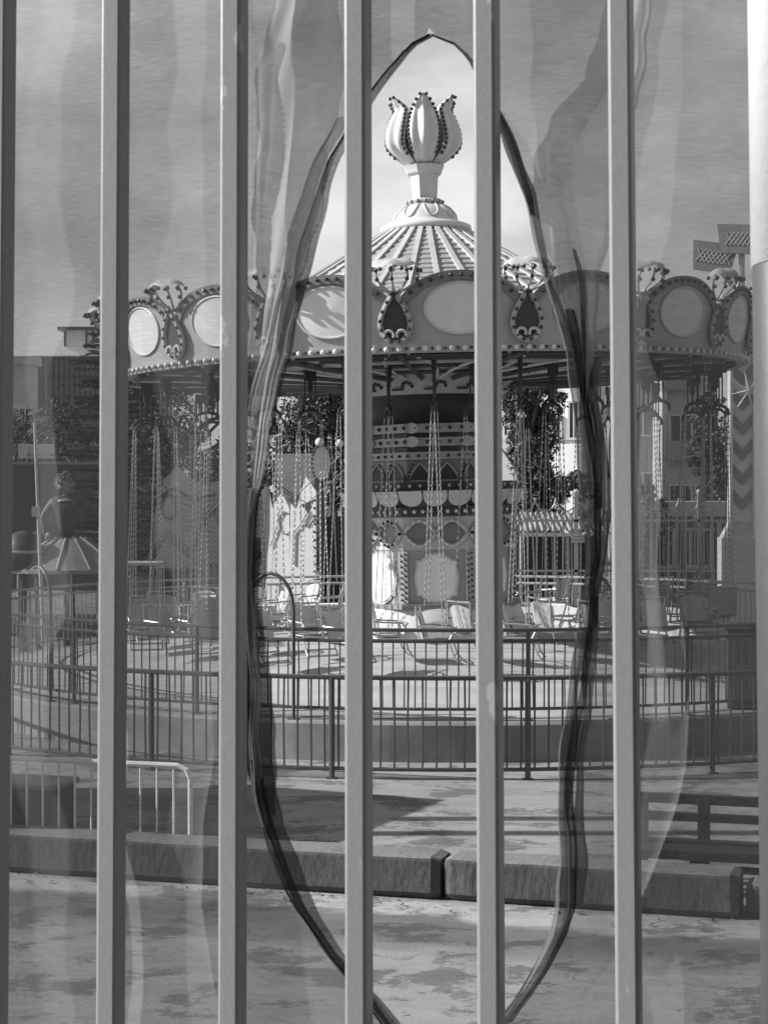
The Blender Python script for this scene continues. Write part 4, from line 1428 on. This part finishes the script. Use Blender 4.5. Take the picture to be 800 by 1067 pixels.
# white low paving-patterned wall segments on the platform's far edge
M_crazy = mat('whitewashed_stone', 0.74, 0.8, 0.08, 4)
def crazy_wall(a0, a1, label, seed):
    c = Vector((RX, RY, 0)); n_ = 8
    t = thing('stone_seat_wall', label, 'low wall', c + pol(6.2, (a0 + a1) / 2, .5))
    b_ = MB(); vs, fs = [], []
    for i in range(n_ + 1):
        a_ = a0 + (a1 - a0) * i / n_
        for r_, z in ((5.95, .5), (5.95, .96), (6.35, .96), (6.35, .5)):
            vs.append(c + pol(r_, a_, z) - t.location)
    for i in range(n_):
        for j in range(3):
            fs.append((i * 4 + j, i * 4 + j + 1, i * 4 + 5 + j, i * 4 + 4 + j))
    fs += [(0, 1, 2, 3), (n_ * 4, n_ * 4 + 1, n_ * 4 + 2, n_ * 4 + 3)]
    b_.add(vs, fs).build('masonry', M_crazy, t)
    rr = random.Random(seed); j_ = MB()
    x = 0.0
    L = (a1 - a0)
    mid = [(a0 + L * (i / 6) + rr.uniform(-.01, .01), .72 + rr.uniform(-.05, .05)) for i in range(7)]
    P_ = lambda a_, z: c + pol(5.94, a_, z) - t.location
    for i in range(6):
        j_.tube([P_(*mid[i]), P_(*mid[i + 1])], .014, 4)
    for i in range(1, 6):
        j_.tube([P_(*mid[i]), P_(mid[i][0] + rr.uniform(-.02, .02), .96 if i % 2 else .51)], .014, 4)
    for i in range(6):
        a_ = (mid[i][0] + mid[i + 1][0]) / 2; z = (mid[i][1] + mid[i + 1][1]) / 2
        j_.tube([P_(a_, z), P_(a_ + rr.uniform(-.015, .015), .51 if i % 2 else .96)], .014, 4)
    j_.build('joint_line', M_mid, t)
crazy_wall(R(180 - 28), R(180 - 12), 'low whitewashed wall with dark crazy joints right of the column', 4)
crazy_wall(R(180 + 8), R(180 + 28), 'low whitewashed wall behind the seats left of the column', 5)
crazy_wall(R(180 - 52), R(180 - 30), 'low whitewashed wall behind the seats at the far right', 6)

# ------------------------------------------------------------------ white funfair front with cut-out cards, left of the column
fq = P(312, 0, 37)
ff = thing('funfair_front', 'white painted funfair front with peaked panels left of the column', 'funfair front', (fq.x, 37, 0), R(-24))
def cut(name, ol, m, y, th=.05, parent=ff):
    return MB().prism(ol, th, lambda u, v, w: Vector((u, y + w, v))).build(name, m, parent)
zz = lambda y: zt(y, 37)
xx = lambda x: P(x, 0, 37).x - fq.x
p_ = cut('panel', [(xx(268), 0), (xx(300), 0), (xx(300), zz(530)), (xx(291), zz(513)), (xx(280), zz(530)), (xx(275), zz(508)), (xx(268), zz(510))], M_white, 0)
p2 = cut('panel', [(xx(301), 0), (xx(334), 0), (xx(334), zz(512)), (xx(322), zz(496)), (xx(312), zz(530)), (xx(305), zz(520))], M_white, -.12)
sw = MB()
sw.tube([(xx(296) + .14 * math.cos(a_), -.02, zz(545) + .22 * math.sin(a_)) for a_ in [2 * PI * i / 16 for i in range(16)]], .014, 5, closed=True)
sw.tube([(xx(278), -.03, zz(570)), (xx(286), -.03, zz(550)), (xx(290), -.03, zz(530))], .014, 5)
sw.build('scroll', M_mid, p_)
sw = MB().tube([(xx(308), -.15, zz(588)), (xx(309), -.15, zz(555)), (xx(318), -.15, zz(545)), (xx(326), -.15, zz(532))], .018, 5).tube([(xx(322), -.15, zz(548)), (xx(331), -.15, zz(538))], .016, 5)
sw.build('scroll', M_mid, p2)
bl = MB()
for i in range(14):
    bl.ball((xx(333), -.15, .7 + i * .16), .03)
bl.build('bulb_row', M_bulbd, p2, True)
MB().box((xx(345), .3, 1.2), (.55, .3, 2.5)).build('dark_bay', M_black, ff)
MB().box((xx(290), .9, zz(505)), (.9, .5, 1.3)).build('gable_block', M_ribk, ff)
MB().box((xx(303), .62, zz(505)), (.16, .08, .12)).build('vent', M_black, ff)
oq = P(335, 0, 36)
om = thing('oval_mirror_sign', 'white oval mirror sign ringed with lamps on a dark frame', 'sign', (oq.x, 36, 0))
oz = zt(483, 36)
MB().prism([(u, v) for u, v in ellipse(0, oz, .17, .34, 30)], .05, lambda u, v, w: Vector((u, w, v))).build('oval_mirror', M_white, om)
bl = MB()
for u, v in ellipse(0, oz, .19, .37, 26): bl.ball((u, -.03, v), .026)
bl.build('bulb_row', M_bulbd, om, True)
MB().tube([(0, .06, 0), (0, .06, oz)], .05, 6).build('post', M_dark, om)
MB().ball((-.04, 0, oz + .42), .09, 10, 6).build('globe', M_white, om, True)
MB().ball((.35, 0, oz + .40), .08, 10, 6).build('globe', M_white, om, True)
MB().tube([(-.04, .04, oz + .4), (0, .06, oz + .2), (.35, .04, oz + .36)], .02, 5).build('bracket', M_dark, om)
# pennants on lines
for i, (px, py_, d, l_) in enumerate(((306, 521, 34, 'small dark triangular pennant hanging before the white funfair front'), (213, 541, 34, 'small dark triangular pennant hanging at the left among the chains'), (320, 527, 34.4, 'narrow dark pennant beside the peaked white panel'))):
    q = P(px, py_, d)
    t = thing('pennant', l_, 'pennant', q, 0, 'pennants on lines')
    MB().prism([(-.12, .02), (.14, .12), (.03, -.16)], .012, lambda u, v, w: Vector((u, w, v))).build('flag', M_mid, t)
    MB().tube([(-.9, .02, .75), (-.4, .02, .30), (0, .02, .04), (.5, .02, .50), (.9, .02, .85)], .010, 4).build('line', M_dark, t)

# ------------------------------------------------------------------ another ride at the left: conical roof with a large doll on top
dq = P(72, 0, 31)
rd = thing('doll_ride', 'small roundabout with a pale ribbed cone roof under the doll', 'roundabout', (dq.x, 31, 0))
ez = zt(592, 31); tz = zt(561, 31)
MB().lathe([(.28, tz), (.62, (tz + ez) / 2 + .03), (1.05, ez), (1.05, ez - .06), (.2, ez - .05)], 24).build('roof', M_mid, rd)
for k in range(12):
    a_ = 2 * PI * k / 12 + .5
    MB().tube([pol(.29, a_, tz + .01), pol(.63, a_, (tz + ez) / 2 + .05), pol(1.06, a_, ez + .01)], .017, 5).build('rib', M_light if k % 2 else M_mid, rd)
MB().lathe([(.10, 0), (.10, ez - .03)], 12).build('centre_post', M_dark, rd)
MB().lathe([(1.15, .55), (1.2, .60), (1.2, .75), (1.0, .8), (.1, .8)], 24).build('turntable', M_dark, rd)
for k in range(6):
    a_ = 2 * PI * k / 6 + .2
    MB().tube([pol(.98, a_, .7), pol(.98, a_, ez - .04)], .022, 6).build('pole', M_light, rd)
# the doll: one body grown over a skeleton
def skin_body(name, verts, edges, radii, m, parent, loc=(0, 0, 0)):
    me = bpy.data.meshes.new(name)
    me.from_pydata(verts, edges, [])
    o_ = bpy.data.objects.new(name, me)
    col.objects.link(o_)
    o_.parent = parent
    o_.modifiers.new('skin', 'SKIN')
    sk_ = me.skin_vertices[0].data
    for i, r_ in enumerate(radii):
        sk_[i].radius = (r_, r_ * .8)
    sk_[0].use_root = True
    ss = o_.modifiers.new('sub', 'SUBSURF'); ss.levels = ss.render_levels = 2
    o_.modifiers['skin'].use_smooth_shade = True
    me.materials.append(m)
    return o_
hz = zt(505, 31)
doll = thing('fairground_doll', 'large curly-haired doll in a dark blouse, arms spread, seen from behind', 'doll', (dq.x - .05, 31, tz - .08))
sz = zt(521, 31) - (tz - .08)
wz = .06
V = [(0, 0, wz), (0, 0, wz + .22), (0, 0, sz - .17), (0, 0, sz), (0, 0, sz + .09),
     (-.22, 0, sz - .04), (-.40, -.03, sz - .30), (-.33, -.12, sz - .62),
     (.22, 0, sz - .04), (.46, -.02, sz - .20), (.72, -.05, sz - .34)]
E_ = [(0, 1), (1, 2), (2, 3), (3, 4), (3, 5), (5, 6), (6, 7), (3, 8), (8, 9), (9, 10)]
M_doll = mat('doll_blouse', .055, .6, .15, 6)
M_skin = mat('doll_skin', .28, .55, .06, 6)
skin_body('blouse', V, E_, [.15, .19, .24, .16, .075, .115, .08, .055, .115, .08, .055], M_doll, doll)
hd = MB().ball((0, -.02, hz - (tz - .08)), .17, 16, 12).build('head', M_skin, doll, True)
rr = random.Random(9)
hr = MB()
for i in range(260):
    a_ = rr.uniform(0, 6.28); e_2 = rr.uniform(-.6, 1.55)
    hr.ball(Vector((0, 0, hz - (tz - .08) + .02)) + Vector((math.cos(a_) * math.cos(e_2), math.sin(a_) * math.cos(e_2), math.sin(e_2))) * rr.uniform(.155, .19), rr.uniform(.014, .03), 6, 4)
hr.build('hair', mat('doll_hair', .07, .5, .3, 14), doll, True)
MB().tube([(0, 0, sz + .04), (0, 0, sz + .16)], .07, 10).build('neck', M_skin, doll, True)
MB().lathe([(.11, sz + .03), (.17, sz + .0), (.18, sz - .02)], 16).build('collar', M_mid, doll)
for sx, p_h in ((-1, (-.27, -.16, sz - .60)), (1, (.70, -.07, sz - .32))):
    hm = MB().ball(p_h, .055, 8, 6)
    for f_ in range(4):
        hm.tube([Vector(p_h) + Vector((.03 * (f_ - 1.5) * .9, -.01, -.02)), Vector(p_h) + Vector((.03 * (f_ - 1.5) + .04 * (sx > 0), -.03, -.10 - .01 * (f_ in (1, 2))))], [.015, .010], 5)
    hm.tube([Vector(p_h), Vector(p_h) + Vector((-.06 * sx, -.03, -.05))], [.018, .012], 5)
    hm.build('hand', M_skin, doll, True)
# pole with small box in front of the doll
a, b = P(36, 440, 29), P(45, 588, 29)
wp = thing('flag_pole', 'thin pale leaning pole with a small box beside the doll', 'pole', (b.x, 29, b.z - .9))
MB().tube([(0, 0, -.4), (a.x - b.x, 0, a.z - b.z + .9)], [.035, .022], 7).build('shaft', M_light, wp)
c_ = P(38, 533, 29)
MB().box((c_.x - b.x, -.04, c_.z - b.z + .9), (.12, .10, .16)).build('switch_box', M_cream, wp)
# dark rounded ride cars beside it
for px, py_, r_, d, l_ in ((24, 575, .36, 30.5, 'dark round-backed ride car left of the doll, nearer the bar'), (40, 573, .33, 31.6, 'dark round-backed ride car directly beside the pale pole')):
    q = P(px, py_, d)
    t = thing('ride_car', l_, 'ride car', (q.x, d, q.z), 0, 'ride cars beside the doll')
    MB().lathe([(.02, r_), (r_ * .6, r_ * .8), (r_, 0), (r_ * .9, -r_ * .7), (r_ * .5, -r_ * .9), (.02, -r_ * .9)], 20).build('shell', M_dark, t, True)
    MB().lathe([(r_ * 1.01, -.02), (r_ * 1.05, .0), (r_ * 1.01, .03)], 20).build('trim', M_light, t, True)
    MB().tube([(0, 0, -r_ * .85), (0, 0, -q.z)], .07, 8).build('stem', M_dark, t)
# white banner on the wall far left
q = P(38, 470, 58)
t = thing('white_banner', 'white banner with grey bars hanging under the dark trees', 'banner', (q.x, 58, 0))
MB().box((0, 0, q.z), (1.15, .05, .46)).build('cloth', M_white, t)
MB().box((-.25, -.035, q.z - .02), (.05, .02, .36)).box((-.08, -.035, q.z - .12), (.5, .02, .05)).build('grey_bar', M_light, t)
for x in (-.55, .55):
    MB().tube([(x, .05, 0), (x, .05, q.z + .25)], .04, 6).build('post', M_dark, t)
MB().box((0, 0, 0), (.01, .01, .01))
q = P(60, 0, 55)
t = thing('long_grey_wall', 'long grey yard wall behind the doll ride', 'wall', (q.x, 55, 0))
MB().box((0, 0, zt(484, 55) / 2), (5.5, .3, zt(484, 55))).build('masonry', M_dark, t)
MB().box((0, 0, zt(484, 55) + .04), (5.6, .4, .08)).build('coping', M_mid, t)

# kiosk with dark gable roof and painted backdrop board among the chains at the left
kq = P(172, 0, 35)
ki = thing('ticket_kiosk', 'kiosk with steep dark gable roof behind the left seats', 'kiosk', (kq.x, 35, 0))
kz = zt(553, 35); ke = zt(588, 35)
MB().prism([(-.35, ke), (0, kz), (.78, ke), (.78, ke - .08), (0, kz - .09), (-.35, ke - .08)], 1.2, lambda u, v, w: Vector((u, w - .6, v))).build('roof', M_mid, ki)
MB().box((.2, 0, ke / 2 - .05), (.95, 1.0, ke - .1)).build('wall', M_dark, ki)
MB().box((.2, -.51, ke - .45), (.6, .03, .5)).build('hatch', M_black, ki)
MB().box((.2, -.56, ke - .75), (.8, .16, .04)).build('counter', M_light, ki)
bq = P(195, 0, 36.5)
bo = thing('painted_backdrop_board', 'pale painted swirl board standing behind the kiosk roof', 'board', (bq.x, 36.5, 0))
zb_ = lambda y: zt(y, 36.5); xb_ = lambda x: P(x, 0, 36.5).x - bq.x
ol = [(xb_(160), 0), (xb_(160), zb_(540)), (xb_(170), zb_(500)), (xb_(185), zb_(486)), (xb_(200), zb_(500)), (xb_(214), zb_(505)), (xb_(230), zb_(500)), (xb_(236), zb_(520)), (xb_(236), 0)]
cut('board', ol, M_light, 0, .06, bo)
swm = MB()
swm.tube([(xb_(176) + .16 * math.cos(a_), -.03, zb_(528) + .24 * math.sin(a_)) for a_ in [2 * PI * i / 18 for i in range(18)]], .03, 5, closed=True)
swm.tube([(xb_(160), -.03, zb_(520)), (xb_(180), -.03, zb_(508)), (xb_(200), -.03, zb_(520)), (xb_(224), -.03, zb_(515))], .03, 5)
swm.tube([(xb_(200), -.03, zb_(580)), (xb_(208), -.03, zb_(548)), (xb_(224), -.03, zb_(530))], .04, 5)
swm.build('swirl', M_dark, bo)
cut('pale_field', [(xb_(190), zb_(585)), (xb_(202), zb_(545)), (xb_(222), zb_(535)), (xb_(232), zb_(560)), (xb_(228), zb_(588))], M_white, -.03, .02, bo)
# white van-like low box under the backdrop: a parked snack cart
q = P(143, 0, 33.8)
t = thing('snack_cart', 'low white-topped snack cart behind the left fence', 'cart', (q.x, 33.8, 0))
MB().box((0, 0, 1.0), (.7, .5, .75), bevel=.02).build('body', M_mid, t)
MB().box((0, 0, 1.62), (.95, .7, .06), bevel=.01).build('canopy', M_white, t)
for sx in (-1, 1):
    MB().tube([(sx * .32, -.2, 1.3), (sx * .32, -.2, 1.62)], .015, 5).build('pole', M_steel, t)
    MB().lathe([(.05, -.03), (.24, -.03), (.26, 0), (.24, .03), (.05, .03)], 18).build('wheel', M_black, t).matrix_local = Matrix.Translation((sx * .38, 0, .26)) @ Euler((0, PI / 2, 0)).to_matrix().to_4x4()
